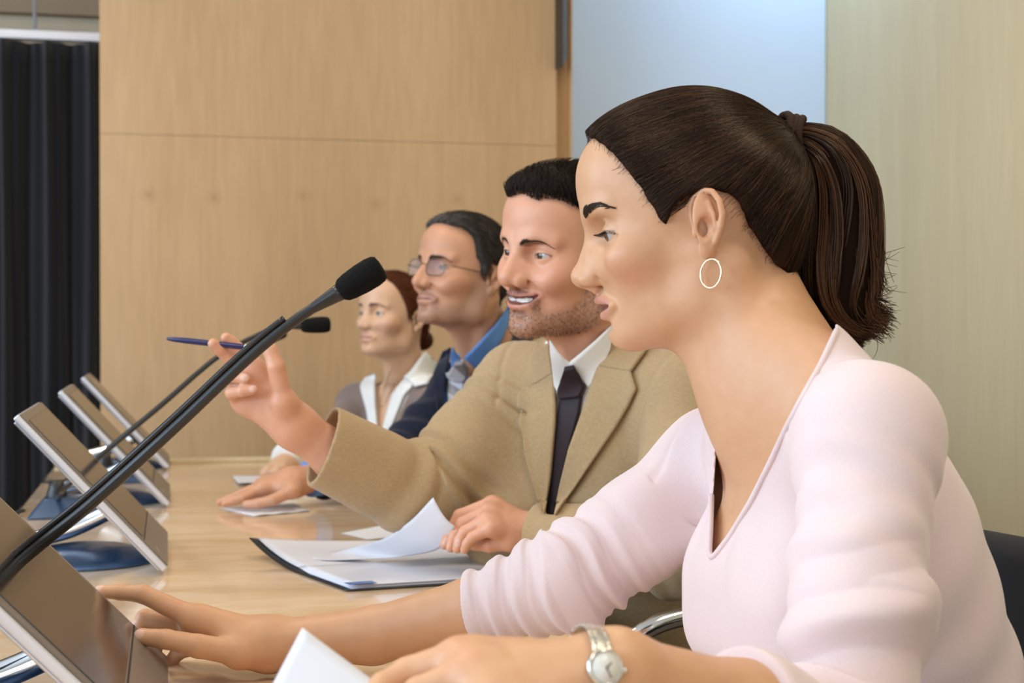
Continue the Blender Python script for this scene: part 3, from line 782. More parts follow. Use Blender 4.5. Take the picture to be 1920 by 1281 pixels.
for i, (lx, ly) in enumerate(CEIL_LAMPS):
    pos = ('over the far left of the table', 'over the near right of the table')
    lab = 'square recessed ceiling lamp in the %s %s corner of the room' % ('near' if ly < 1.5 else 'far', 'window-side' if lx < 0 else 'sitters-side')
    t = empty('ceiling_lamp', (lx, ly, 3.0), lab, 'ceiling lamp', 'square ceiling lamps')
    bm = bmesh.new()
    for s in (-1, 1):
        add_box(bm, (lx+s*.31, ly, 2.985), (.03, .65, .03)); add_box(bm, (lx, ly+s*.31, 2.985), (.59, .03, .03))
    bm_obj('frame', bm, M['alu'], t)
    box_obj('diffuser', (lx-.295, ly-.295, 2.985), (lx+.295, ly+.295, 2.995), M['lamp_glow'], t)
wl = empty('added_screen_lamp', (1.98, 4.22, 3.0), 'small cool lamp added out of view on the ceiling to brighten the screen', 'ceiling lamp')  # made-up housing for the added screen light, out of view
tube('stem', [(1.98, 4.22, 3.0), (1.98, 4.22, 2.80)], .012, M['alu'], wl)
box_obj('lamp_head', (1.84, 4.15, 2.765), (2.12, 4.27, 2.81), M['alu'], wl, .006)
# black curtain on its rail
yc = 4.98
n = 420; xs = np.linspace(-1.9, -.12, n); zz = np.linspace(.03, 1.985, 30)
prof = .035*np.sin(xs*2*math.pi/.115+1.3*np.sin(xs*7))+.012*np.sin(xs*2*math.pi/.043+2)
Vc = np.array([[(x+.004*math.sin(z*3+x*40), yc+p*(.75+.25*(2-z)/2)+.006*math.sin(z*5+x*23), z) for x, p in zip(xs, prof)] for z in zz]).reshape(-1, 3)
ii = np.arange(len(zz)-1)[:, None]*n; jj = np.arange(n-1)[None]
Fc = np.stack([ii+jj, ii+jj+1, ii+n+jj+1, ii+n+jj], -1).reshape(-1, 4)
cu = empty('curtain', (-1.0, yc, 0), 'floor-length black pleated curtain hanging at the far left of the room', 'curtain')
cl = np_mesh('pleated_cloth', Vc, Fc, M['curtain'], cu); md = cl.modifiers.new('thick', 'SOLIDIFY'); md.thickness = .003
cr = tag(box_obj('curtain_rail', (-1.95, yc-.02, 1.99), (-.12, yc+.02, 2.02), M['alu_pale'], None, .003), 'pale metal rail carrying the black curtain', 'curtain rail')
zr = W(82, 20, 5.1)
tag(tube('hanging_rod', [(zr[0], yc, 2.02), (zr[0], yc, 2.99)], .006, M['alu_pale']), 'thin pale rod holding up the curtain rail', 'rod')
# wall speaker at the top of the edge strip
sx0, sx1 = 1.128, 1.166
bm = bmesh.new(); z0 = 1.083+(610-105)/2800*4.22
pts = [(sx0-.004, YB-.09, z0-.012), (sx0-.004, YB+.035, z0), (sx1-.01, YB+.035, z0+.035), (sx1-.01, YB-.02, z0+.03)]
vb = [bm.verts.new(p) for p in pts]; vt = [bm.verts.new((p[0], p[1], z0+.55)) for p in pts]
bm.faces.new(vb[::-1]); bm.faces.new(vt)
for i in range(4): bm.faces.new([vb[i], vb[(i+1) % 4], vt[(i+1) % 4], vt[i]])
sp_ = empty('wall_speaker', (sx0+.015, YB, z0), 'slim black loudspeaker fixed high on the wood edge beside the screen', 'loudspeaker')
bm_obj('cabinet', bm, M['black'], sp_, bevel=.004)
# dark fitting at the very top of the wood wall
fx = W(282, 0, 4.33)
t = empty('picture_light', (fx[0], YB-.03, fx[2]+.02), 'small dark brown fitting at the top edge of the wooden wall', 'fitting')
lathe('canopy', [(0.001, -.012), (.03, -.010), (.042, .0), (.045, .02), (.03, .06), (.001, .065)], (fx[0], YB-.035, fx[2]+.012), (0, 0, 1), M['soffit'], t)
box_obj('bracket', (fx[0]-.012, YB-.04, fx[2]+.045), (fx[0]+.012, YB, fx[2]+.075), M['soffit'], t)

# ------------------------------------------------------------------ table
tb = empty('conference_table', (.1, 1.6, 0), 'long polished maple conference table the four people sit at', 'table')
X0, X1, Y0, Y1 = -.27, .47, .30, 3.80
bm = bmesh.new(); add_box(bm, ((X0+X1)/2, (Y0+Y1)/2, ZT-.016), (X1-X0, Y1-Y0, .032)); bm_obj('tabletop', bm, M['table'], tb, bevel=.006, seg=3)
bm = bmesh.new(); add_box(bm, (X0+.05, (Y0+Y1)/2, .37), (.03, Y1-Y0-.1, .675)); bm_obj('modesty_panel', bm, M['veneer'], tb, bevel=.002)
for yy in (Y0+.08, (Y0+Y1)/2, Y1-.08):
    box_obj('leg_panel', (X0+.065, yy-.02, 0), (X1-.22, yy+.02, ZT-.033), M['veneer'], tb, .002)
bx_ = box_obj('table_end_strip', (X0, Y1-.004, ZT), (X1, Y1+.012, ZT+.012), M['veneer_pale'], tb, .002)
# ------------------------------------------------------------------ tilted desk monitors
def monitor(yn, yf, xb, label, w_up=.287, tilt=47.5, dz=0.012):
    """near edge at yn, far edge at yf, foot of the screen at xb"""
    t = empty('desk_monitor', (xb-.12, (yn+yf)/2, ZT), label, 'monitor', 'tilted monitors along the table')
    a = math.radians(tilt); up = V3(-math.cos(a), 0, math.sin(a)); nrm = V3(math.sin(a), 0, math.cos(a)); ym = (yn+yf)/2; wy = yf-yn
    o = V3(xb, ym, ZT+dz); R = np.stack([up, V3(0, 1, 0), nrm], 1)
    def slab(name, u0, u1, v0, v1, n0, n1, m, bev):
        bm = bmesh.new(); c = o+R@V3((u0+u1)/2, (v0+v1)/2, (n0+n1)/2); add_box(bm, c, (u1-u0, v1-v0, n1-n0), R); return bm_obj(name, bm, m, t, bevel=bev)
    h = wy/2
    slab('rear_shell', .004, w_up-.004, -h+.004, h-.004, -.0140, -.0105, M['alu'], .0015)
    slab('case_edge', -.001, w_up+.001, -h-.001, h+.001, -.0102, -.0005, M['alu_pale'], .0025)
    bz = slab('front_bezel', .001, w_up-.001, -h+.001, h-.001, -.001, .0018, M['bezel'], .0015)
    slab('screen', .052, w_up-.014, -h+.016, h-.016, .0005, .0028, M['lcd'], .0006)
    b = slab('seam', .0475, .0495, -h+.004, h-.004, .001, .0022, M['darkline'], .0)
    for k in range(1):
        c = o+R@V3(.022, -h+.045, .0018); bm = bmesh.new(); add_box(bm, c, (.007, .007, .001), R); bm_obj('button', bm, M['alu'], bz, bevel=.0005)
    # foot: a low dark dome and a bright bent arm to the back of the screen
    fx = xb-.118
    lathe('foot', [(.0005, .024), (.03, .0235), (.06, .019), (.09, .0105), (.108, .0045), (.112, .001), (.110, 0.0), (.0005, 0.0)], (fx, ym, ZT), (0, 0, 1), M['gunmetal'], t, 48)
    att = o+up*.10+nrm*(-.014)
    p = spline([(fx-.085, ym, ZT+.012), (fx-.082, ym, ZT+.028), (fx-.02, ym, ZT+.045), att-nrm*.012, att], 24)
    tube('arm', p, .0125, M['chrome'], t, 14)
    slab('hinge', .075, .125, -.045, .045, -.026, -.0135, M['black'], .004)
    return t
D2Y = lambda D, X: (D-X*math.sin(YAW))/math.cos(YAW)
monitor(D2Y(1.125, 0), D2Y(1.475, 0), .0, 'tilted desk monitor nearest the camera, touched by the woman in pink', .287, 46)
monitor(D2Y(2.045, 0), D2Y(2.37, 0), .0, 'tilted desk monitor second from the camera, in front of the man in the tan jacket')
monitor(D2Y(2.79, 0), D2Y(3.08, 0), .005, 'tilted desk monitor third from the camera, before the man in navy')
monitor(D2Y(3.52, 0), D2Y(3.76, 0), .005, 'farthest tilted desk monitor, nearest the wooden wall')

# ------------------------------------------------------------------ gooseneck microphones
def microphone(path_pts, r0, r1, head_len, head_r, base, label, twin=0.0, cable=True):
    t = empty('gooseneck_microphone', base, label, 'microphone', 'gooseneck microphones')
    p = spline(path_pts, 70); rr = np.linspace(r0, r1, 70)
    rr[-8:] = np.linspace(r1, r1*1.75, 8)
    tube('gooseneck', p, rr, M['black_rod'], t, 16)
    if twin:
        T, N, B = frame_along(p); up = np.cross(T, np.tile(CF, (70, 1))); up /= np.linalg.norm(up, axis=1)[:, None]
        up *= np.sign(up[:, 2:3]); tube('clipped_cable', (p+up*(rr+twin*.8)[:, None])[:58], twin, M['black_rod'], t, 10)
    ax = p[-1]-p[-3]; ax /= np.linalg.norm(ax)
    L, r = head_len, head_r
    lathe('windscreen', [(.001, -.002), (r*.62, -.001), (r*.80, L*.05), (r*.90, L*.2), (r*.99, L*.5), (r, L*.75), (r*.93, L*.9), (r*.78, L*.97), (r*.4, L*.995), (.0005, L)], p[-1], ax, M['foam'], t, 28)
    bx0, by0, bz0 = base
    bm = bmesh.new(); lo_, hi_ = [], []
    for dx, dy, tx, ty in ((-.085, -.052, -.045, -.030), (.085, -.046, .030, -.030), (.085, .046, .030, .030), (-.085, .052, -.045, .030)):
        lo_.append(bm.verts.new((bx0+.03+dx, by0+dy, bz0))); hi_.append(bm.verts.new((bx0+.02+tx, by0+ty, bz0+.036)))
    bm.faces.new(lo_[::-1]); bm.faces.new(hi_)
    for a_ in range(4): bm.faces.new([lo_[a_], lo_[(a_+1) % 4], hi_[(a_+1) % 4], hi_[a_]])
    bm_obj('base', bm, M['gunmetal'], t, bevel=.005, seg=3)
    lathe('socket', [(.018, 0), (.018, .012), (.014, .022), (.013, .034), (.001, .034)], (p[0][0], p[0][1], bz0+.030), (0, 0, 1), M['black'], t, 20)
    if cable:
        cp = spline([(bx0-.06, by0, bz0+.012), (bx0-.10, by0-.01, bz0+.004), (bx0-.15, by0+.03, bz0+.004), (bx0-.19, by0+.12, bz0+.004)], 24)
        cp[:, 0] = np.maximum(cp[:, 0], X0+.005)
        tube('cable', cp, .003, M['black'], t, 8)
    return t
# nearest: from its base by the near monitor, out of frame on the left, up to the head at (680,520)
mb = V3(-.185, 1.26, ZT)
D = 1.27
microphone([(mb[0], mb[1], ZT+.03), (mb[0], mb[1], ZT+.06), W(0, 1090, D-.01), W(170, 945, D), W(330, 800, D), W(470, 668, D), W(560, 596, D), W(640, 546, D)], .0058, .0044, .0405, .0130, mb,
           'long black gooseneck microphone crossing the foreground, its foam head highest', .0028)
mb2 = V3(*on_z(112, 968, ZT)[:2], ZT)
microphone([(mb2[0]-.005, mb2[1], ZT+.03), W(122, 915, 2.56), W(200, 845, 2.57), W(300, 762, 2.58), W(405, 672, 2.60), W(480, 630, 2.62), W(525, 614, 2.63), W(566, 611, 2.64)], .0052, .0042, .051, .0145, mb2,
           'black gooseneck microphone from the triangular base behind the second monitor')
mb3 = V3(*on_z(196, 904, ZT)[:2], ZT)
microphone([(mb3[0], mb3[1], ZT+.03), W(206, 884, 3.28), W(262, 838, 3.29), W(330, 778, 3.3), W(400, 714, 3.32), W(450, 668, 3.32), W(485, 643, 3.33), W(503, 634, 3.33)], .0052, .0042, .042, .0155, mb3,
           'farthest black gooseneck microphone, its head mostly behind the foreground stem')
# ------------------------------------------------------------------ the woman in the pink sweater (nearest)
def lower_body(parent, hips, fwd, m_tr, m_shoe, leg_r=.078, spread=.1, knee_drop=.02, seat_top=.47, h=.007):
    """trousers on the seat, thighs under the table, shoes on the floor"""
    f = V3(fwd[0], fwd[1], 0); f /= np.linalg.norm(f); l = np.cross((0, 0, 1), f)
    S = Sdf(); hp = V3(hips[0], hips[1], seat_top+.095)
    S.ell(hp+V3(0, 0, .015), (.135, .165, .12), R=np.stack([f, l, V3(0, 0, 1)], 1))
    for sg in (1, -1):
        a = hp+l*sg*.085-V3(0, 0, .01); kn = hp+f*.43+l*sg*spread-V3(0, 0, knee_drop); an = kn-f*.06+V3(0, 0, .10-kn[2])
        S.cone(a, kn, leg_r*1.08, leg_r*.78, k=.03); S.cone(kn, an, leg_r*.76, leg_r*.62, k=.03)
    S.disp(lambda P: (wob(P, 38)*.003).astype(f4), hp, 2.0)
    v, q = sdf_mesh(S.ops, h); np_mesh('trousers', v, q, m_tr, parent)
    for sg in (1, -1):
        kn = hp+f*.43+l*sg*spread; an = kn-f*.06
        B = Sdf(); c = V3(an[0], an[1], .045)
        B.ell(c+f*.05-V3(0, 0, .0), (.135, .043, .042), R=np.stack([f, l, V3(0, 0, 1)], 1)); B.cone(c-f*.03+V3(0, 0, .02), c-f*.035+V3(0, 0, .06), .042, .045, k=.02)
        B.half((0, 0, .002), (0, 0, -1)); v, q = sdf_mesh(B.ops, .006); np_mesh('shoe', v, q, m_shoe, parent)
SKIN1 = np.array((.63, .35, .195)); 
M['skin1'] = skin_mat('skin_warm_tan', .12, .48)
M['hair1'] = hair_mat('brown_hair_glossy', (1, 1, 1), .32); M['hair_under'] = att_mat('hair_underlayer', .95, .03)
M['sweater'] = cloth_mat('pink_fine_knit', (.715, .565, .56), (.77, .63, .625), 1500, .9, .35, .15)
M['trouser_dark'] = cloth_mat('dark_trouser_cloth', (.03, .03, .035), (.045, .045, .05), 900, .9)
M['shoe'] = mat('black_leather', (.015, .013, .012), .35)
M['gold'] = mat('pale_gold', (.83, .70, .50), .16, 1.0)
M['steel'] = mat('watch_steel', (.72, .70, .64), .22, 1.0)
M['dial'] = mat('watch_dial', (.78, .78, .74), .25)
def build_p1():
    root = empty('person', W(1760, 1950, 1.3)*V3(1, 1, 0)+V3(0, 0, .0), 'woman in a pale pink sweater with a dark brown ponytail, nearest the camera', 'person')
    HD = 1.302
    H = Fr(heading(-24.0, 7.0), W(1320, 441.6, HD), 1.0)
    h = .00105*RES
    S = Sdf(H)
    q = head_ops(S, dict(jaw_w=.0415, jaw_r=.0165, jaw_z=-.054, cheek=.98, brow=.0058, brow_x=.0004,
        cran_r=(.093, .071, .0855), face_r=(.0505, .054, .074), chin=(.0772, 0, -.0765), chin_r=(.0160, .0175, .0142),
        bridge=(.0915, 0, .0185), mid=(.1045, 0, -.0055), nose_tip=(.1112, 0, -.0215), nose_r=.0088, mid_r=.0062, ala=(.1015, .0115, -.0255), ala_r=(.0108, .0056, .0076), col=(.0995, 0, -.0335),
        ulip=[(.0998, 0, -.0450), (.0960, .0078, -.0442), (.0900, .0165, -.0468), (.0838, .0245, -.0506)], ulip_r=[.0030, .0031, .0027, .0016],
        llip=[(.0950, 0, -.0596), (.0922, .009, -.0592), (.0885, .017, -.0570), (.0835, .0243, -.0518)], llip_r=[.0038, .0038, .0032, .0016],
        gap=[(.1010, 0, -.0522), (.0975, .008, -.0522), (.0925, .0165, -.0517), (.0855, .0240, -.0512)], gap_r=[.0034, .0030, .0018, .0006],
        eye=(.0700, .0352, .0095), lateral=((.0885, .0500, .0085), (.0130, .0100, .0100)), ap=(.0820, .0372, .0070), ap_r=(.0100, .0142, .0048), nostril=(.0030, -.0038, -.0076, 1.25), corner=((.0962, .0270, -.0510), .0090), teeth=((.083, 0, -.0505), (.0115, .0175, .0045))))
    # neck and torso
    hv = H.w
    pit = W(1392, 800, 1.262); nb = W(1468, 735, 1.285)
    S.fr = WORLD
    S.cone(hv((-.022, 0, -.035)), nb, .0485, .056, k=.03)
    S.cone(hv((.018, 0, -.072)), pit, .014, .016, k=.03)
    S.cone(hv((-.022, .052, -.032)), pit+V3(.004, 0, 0), .014, .010, k=.018)                   # neck muscle to the collar-bone notch
    fdir = -.938*CR-.348*V3(math.sin(YAW), math.cos(YAW), 0); fdir /= np.linalg.norm(fdir); lat = np.cross((0, 0, 1), fdir)
    lean = math.radians(13.7); R = np.stack([fdir*math.cos(lean)-V3(0, 0, 1)*math.sin(lean), lat, V3(0, 0, 1)*math.cos(lean)+fdir*math.sin(lean)], 1)
    T = Fr(R, W(1570, 930, 1.27))
    nsh, nel, nwr = W(1628, 820, 1.125), W(1600, 1425, 1.02), W(1150, 1272, .885)
    fsh, fel, fwr = W(1345, 872, 1.43), W(1062, 1088, 1.385), W(505, 1208, 1.46)
    def torso(S, e, sweater=False):
        S.ell((.003, 0, -.078), (.099, .136, .182), fr=T, infl=e, k=.03)
        S.ell((.068, .052, -.088), (.062, .062, .074), fr=T, infl=e, k=.05, m=True); S.ell((.062, 0, -.09), (.058, .06, .07), fr=T, infl=e, k=.04)
        S.ell((-.005, 0, -.235), (.108, .135, .17), fr=T, infl=e, k=.05)
        S.ell((.028, 0, .085), (.055, .105, .085), fr=T, infl=e, k=.04)
        S.cone(nsh, nb+V3(.025, 0, -.035), .045, .042, k=.03, infl=e); S.cone(fsh, nb+V3(.02, 0, -.035), .045, .042, k=.03, infl=e)
    B0 = -.004
    torso(S, B0)
    S.cone(nsh, W(1610, 1130, 1.06), .047, .040, k=.03, infl=B0); S.cone(W(1610, 1130, 1.06), nel, .040, .037, k=.02, infl=B0)
    S.cone(fsh, W(1200, 990, 1.40), .045, .041, k=.03, infl=B0); S.cone(W(1200, 990, 1.40), fel, .041, .038, k=.02, infl=B0)
    # forearms
    S.cone(nel, W(1390, 1352, .945), .036, .0355, k=.02); S.cone(W(1390, 1352, .945), nwr, .0355, .0265, k=.015)
    S.cone(fel, W(900, 1142, 1.41), .036, .0315, k=.02); S.cone(W(900, 1142, 1.41), W(700, 1192, 1.44), .0315, .0265, k=.01); S.cone(W(700, 1192, 1.44), fwr, .0265, .0225, k=.01)
    # right hand (far) on the monitor
    Dh = 1.462
    hand_ops(S, fwr, [
        ([W(445, 1224, 1.437), W(372, 1212, 1.425), W(312, 1199, 1.425), W(266, 1194, 1.432)], [.0125, .0112, .0092, .0082]),
        ([W(360, 1158, 1.462), W(268, 1114, 1.468), W(226, 1111, 1.470), W(188, 1110, 1.472)], [.0115, .0088, .0076, .0064]),
        ([W(362, 1172, 1.483), W(272, 1160, 1.492), W(256, 1182, 1.49), W(272, 1200, 1.483)], [.0112, .009, .008, .007]),
        ([W(372, 1190, 1.497), W(300, 1196, 1.512), W(285, 1226, 1.505), W(300, 1243, 1.50)], [.0108, .0086, .0076, .0068]),
        ([W(390, 1206, 1.508), W(335, 1222, 1.518), W(318, 1244, 1.512), W(314, 1258, 1.508)], [.0098, .0076, .0068, .006])], palm_r=.0135, k=.014, wr=.0225)
    # left hand (near) holding the sheet
    hand_ops(S, nwr, [
        ([W(1030, 1345, .862), W(930, 1362, .842), W(815, 1352, .838), W(735, 1330, .842)], [.0125, .0112, .0095, .0082]),
        ([W(858, 1238, .884), W(765, 1262, .888), W(717, 1288, .880), W(696, 1312, .872)], [.0122, .0092, .0080, .0068]),
        ([W(880, 1268, .862), W(785, 1300, .862), W(738, 1345, .856), W(725, 1385, .852)], [.0122, .0093, .0081, .0069]),
        ([W(915, 1312, .845), W(835, 1355, .842), W(800, 1405, .838), W(800, 1445, .838)], [.0118, .0088, .0077, .0066]),
        ([W(960, 1358, .832), W(900, 1405, .828), W(872, 1440, .826), W(868, 1468, .826)], [.0105, .0077, .0068, .0058])], palm_r=.0135, k=.013, wr=.0245)
    S.disp(lambda P: (wob(P, 240)*.00018).astype(f4), (1, 1, 1), None)
    V, Q = sdf_mesh(S.ops, h)
    N = vnormals(V, Q); L = H.l(V).astype(float)
    col = np.tile(SKIN1, (len(V), 1))
    brow = [(.0910, .0268, .0292), (.0860, .0335, .0326), (.0760, .0430, .0345), (.0610, .0530, .0300)]
    col = face_cols(col, L, q, (.54, .20, .165), (.26, (.70, .26, .17)), brow, (.05, .028, .02))
    A = L.copy(); A[:, 1] = np.abs(A[:, 1])
    tm = ((L-V3(.083, 0, -.0505))/V3(.0123, .0183, .0053)); m = ((tm**2).sum(1) < 1.0)*(L[:, 0] > .08); col = mixc(col, m*1.0, (.74, .72, .68))
    earm = np.exp(-((A-V3(-.009, .078, .015))**2).sum(1)/.02**2); col = mixc(col, earm*.25, (.70, .28, .17))
    nl = [(W(259, 1188, 1.425), CF*-1+V3(-.1, 0, .55), .0052, W(262, 1192, 1.43)-W(310, 1198, 1.43)), (W(184, 1103, 1.470), V3(0, 0, 1)-CR*.5, .0048, -CR),
          (W(245, 1172, 1.486), -CR-CF*.4, .0045, V3(0, 0, -1)), (W(308, 1258, 1.5), -CR-CF*.5, .004, V3(0, 0, -1)),
          (W(700, 1303, .864), V3(-.5, -.6, .3), .0052, W(700, 1308, .87)-W(720, 1285, .87))]
    col = mixc(col, nail_mask(V, N, nl)*.55, (.80, .56, .50))
    # knuckle warmth
    for p in (W(841, 1196, .88), W(867, 1241, .86), W(340, 1130, 1.46)):
        k = np.exp(-((V-p)**2).sum(1)/.011**2); col = mixc(col, k*.25, (.68, .27, .17))
    body = np_mesh('body', V, Q, M['skin1'], root, True, col)
    add_eye(H, q, (.92, .24, -.22), root)
    brow_hairs(H, S.ops, brow, 300, M['hair1'], root, (.022, .013, .010), ln=.0068, wd=.0028)
    # lashes
    for sg in (1, -1):
        P = []
        for t in np.linspace(-.85, .95, 34):
            y = q['ap'][1]+t*q['ap_r'][1]; z = q['ap'][2]+q['ap_r'][2]*math.sqrt(max(0, 1-t*t))*.95+.0002
            x = q['eye'][0]+math.sqrt(max(1e-6, (q['eye_r']+.0014)**2-(y-q['eye'][1])**2-(z-q['eye'][2])**2))
            d = V3(x-q['eye'][0], (y-q['eye'][1])*.9, -.0035); d /= np.linalg.norm(d)
            P.append([(x+d[0]*s_, sg*(y+d[1]*s_), z+d[2]*s_-.25*s_+38*s_*s_) for s_ in (0, .003, .006, .0085)])
        hair_lines(H, P, .00028, .0001, M['hair1'], 'eyelashes', root, (.012, .008, .007))
    # ---- hair: cap swept back to the tie, strands over it
    Cp = Sdf(H)
    Cp.ell((.008, 0, .0362), np.array((.093, .071, .0855))+.0075); Cp.ell((.058, 0, .063), np.array((.0415, .05, .037))+.0072, k=.03)
    Cp.ell((-.042, 0, .030), (.050, .062, .056), k=.02)
    TIE = V3(*H.lp(W(1480, 263, HD)))
    Cp.cone((-.05, 0, .056), TIE+V3(.012, 0, -.004), .028, .0150, k=.02)
    Cp.ell((-.047, 0, -.022), (.030, .047, .042), k=.03)
    poly = [(.0835, .0915), (.074, .0815), (.066, .072), (.0585, .062), (.0500, .048), (.0430, .034), (.0345, .0165), (.0300, .007), (.0262, .0005), (.0225, .0075), (.0165, .019), (.006, .0265), (-.004, .0285), (-.0165, .0285), (-.0265, .0245), (-.0330, .018), (-.0370, .002), (-.0455, -.018), (-.056, -.036), (-.075, -.062), (-.16, -.06), (-.16, .2), (.11, .2), (.105, .105)]
    Cp.add(lambda L: poly2d_sd(L[:, [0, 2]].astype(float), poly), (0, 0, 0), None, 'i', .004)
    def feather(L):
        d = .0035-poly2d_sd(L[:, [0, 2]].astype(float), poly)+.0016*wob(L, 260)+.0012*wob(L, 700)
        return (.0100*(1-sstep(.0, .010, d))*(L[:, 0] > -.07)).astype(f4)
    Cp.disp(feather, (0, 0, 0), None)
    lo, hi = bounds(Cp.ops, .0)
    cv, cq = sdf_mesh(Cp.ops, .0016*RES, lo, hi); LV = H.l(cv).astype(float)
    def streak(Ln, f=170):
        return .5+.5*np.sin(Ln[:, 1]*f*1.7+3*np.sin(Ln[:, 2]*f*.35)+2*np.sin(Ln[:, 0]*31))
    hc = np.array((.0165, .0080, .0050)); hc2 = np.array((.10, .044, .020))
    np_mesh('hair', cv, cq, M['hair_under'], root, True, mixc(np.tile(hc*.8, (len(cv), 1)), streak(LV)*.25, hc2))
    cN = vnormals(cv, cq)
    out = (np.abs(poly2d_sd(LV[:, [0, 2]], poly)) < .03)
    C2 = Sdf(Fr()); C2.ell((.008, 0, .0362), np.array((.093, .071, .0855))+.0075); C2.ell((.058, 0, .063), np.array((.0415, .05, .037))+.0072, k=.03); C2.ell((-.042, 0, .030), (.050, .062, .056), k=.02); C2.cone((-.05, 0, .056), TIE+V3(.012, 0, -.004), .028, .0150, k=.02); C2.ell((-.047, 0, -.022), (.030, .047, .042), k=.03)
    skin_side = np.abs(ev(C2.ops, LV.astype(f4))) < .0035
    pick = np.where(skin_side & (LV[:, 0] > -.09))[0]; edge = np.where(skin_side & out & (LV[:, 0] > -.06))[0]
    n_a, n_b = int(2500), int(4200); st = 22
    idx = np.concatenate([RNG.choice(pick, n_a), RNG.choice(edge, n_b)])
    p = LV[idx].astype(f4)
    fw = (RNG.random(len(p)) < .8)*(np.arange(len(p)) >= n_a); p = p+((p-TIE.astype(f4))/np.linalg.norm(p-TIE, axis=1)[:, None]*(np.minimum(RNG.exponential(.0055, len(p)), .022)*fw)[:, None]).astype(f4)
    lenf = RNG.uniform(.35, 1.0, len(p)); offs = RNG.uniform(.0001, .0011, len(p)).astype(f4); paths = [p.copy()]
    tgt = (TIE+RNG.normal(0, .007, (len(p), 3))).astype(f4); d0 = np.linalg.norm(tgt-p, axis=1)
    for _ in range(3):
        g = grad(C2.ops, p); e = ev(C2.ops, p); dp = -poly2d_sd(p[:, [0, 2]].astype(float), poly); p = (p-g*(e-offs-.0005+.0100*(1-sstep(-.0035, .0065, dp))*(p[:, 0] > -.07))[:, None]).astype(f4)
    paths = [p.copy()]
    for i in range(1, st):
        d = tgt-p; d[:, 2] += .25*d[:, 2]*(i < st*.5); g = grad(C2.ops, p); d = d-g*(d*g).sum(1)[:, None]; d /= np.linalg.norm(d, axis=1)[:, None]+1e-9
        p = p+d*(d0*lenf*1.12/(st-1))[:, None].astype(f4); e = ev(C2.ops, p); dp = -poly2d_sd(p[:, [0, 2]].astype(float), poly); ofi = offs+.0005-.0100*(1-sstep(-.0035, .0065, dp))*(p[:, 0] > -.07); p = p-g*(e-ofi-.0006*math.sin(math.pi*i/(st-1)))[:, None]; paths.append(p.copy())
    paths = np.stack(paths, 1).astype(float); sh = paths.shape
    Wp = out_of(S.ops, paths.reshape(-1, 3)@H.R.T+H.t, .0004).reshape(sh)
    cc = np.where(RNG.random((sh[0], 1)) < .16, hc2*.75, hc)*RNG.uniform(.6, 1.5, (sh[0], 1))
    strands('hair_strands', Wp, .00012, .00040, M['hair1'], root, cc)
    # ---- ponytail
    cen = np.array([(1478, 263, 22), (1508, 262, 32), (1548, 292, 54), (1572, 352, 72), (1575, 430, 77), (1568, 505, 82), (1566, 565, 76), (1588, 610, 58), (1618, 632, 30)], float)
    cs = spline(cen, 60)
    axis = np.array([W(a, b, 1.305) for a, b, _ in cs]); rad = cs[:, 2]*1.305/FPX
    Tt = np.gradient(axis, axis=0); Tt /= np.linalg.norm(Tt, axis=1)[:, None]; Bt = np.tile(CF, (60, 1)); Nt = np.cross(Bt, Tt); Nt /= np.linalg.norm(Nt, axis=1)[:, None]
    Pt = Sdf(); Pt.chain(axis[::3], rad[::3]*.80, kk=.004)
    v = None
    pv, pf = tube_arrays(axis, rad*.80, 28); 
    # flatten slightly in depth
    ponyc = np.tile(hc*.75, (len(pv), 1))
    pony = np_mesh('ponytail', pv, pf, M['hair_under'], root, True, ponyc)
    npn = 2300; pp = []; pc = []
    for i in range(npn):
        a = rnd.uniform(0, 2*math.pi); r = math.sqrt(rnd.uniform(.45, 1.06)); u, w_ = math.cos(a)*r, math.sin(a)*r*.82
        end = 1.0 if rnd.random() < .55 else rnd.uniform(.62, 1.0); t = np.linspace(.0, end, 26); k = t*59; i0 = np.minimum(k.astype(int), 58); fr_ = (k-i0)[:, None]
        c = axis[i0]*(1-fr_)+axis[i0+1]*fr_; rd = rad[i0]*(1-fr_[:, 0])+rad[i0+1]*fr_[:, 0]; nn, bb = Nt[i0], Bt[i0]
        ph = rnd.uniform(0, 6.28); lock = math.floor(a*4.5); amp = .004+.0035*rnd.random()
        wave = np.sin(t*7.5+lock*1.7+ph*.12)*amp*t; wave2 = np.cos(t*6+lock*2.3)*amp*t
        curl = np.clip((t-.78*end)/.22, 0, 1)**2*rnd.uniform(0, .022)*(1 if u < 0 else .3)
        tw = .5*t*math.sin(lock)
        uu = u*np.cos(tw)-w_*np.sin(tw); ww = u*np.sin(tw)+w_*np.cos(tw)
        P_ = c+nn*(uu*rd+wave)[:, None]+bb*(ww*rd+wave2)[:, None]+(CR*curl[:, None]*1.0+V3(0, 0, 1)*curl[:, None]*rnd.uniform(-.3, .8))
        pp.append(P_); s_ = .5+.5*math.sin(lock*2.1+1); pc.append((hc*(1-s_*.5)+hc2*s_*.75)*rnd.uniform(.65, 1.45)*(1.5 if rnd.random() < .12 else 1))
    strands('ponytail_strands', np.array(pp), .00050, .00022, M['hair1'], root, np.array(pc))
    # stray curls at the tail end
    pp = []
    for i in range(46):
        b = W(rnd.uniform(1620, 1640), rnd.uniform(470, 620), 1.305+rnd.uniform(-.02, .02)); t = np.linspace(0, 1, 16); ln = rnd.uniform(.010, .030); up = rnd.uniform(-.9, .5); cu_ = rnd.uniform(-1.6, 1.6)
        ang = up+cu_*t; d = np.stack([np.cos(ang), np.sin(ang)], 1)*ln/15; o = np.cumsum(d, 0); pp.append(b+CR*o[:, :1]+V3(0, 0, 1)*o[:, 1:])
    strands('stray_curls', np.array(pp), .0004, .00015, M['hair1'], root, np.tile(hc2, (len(pp), 1)))
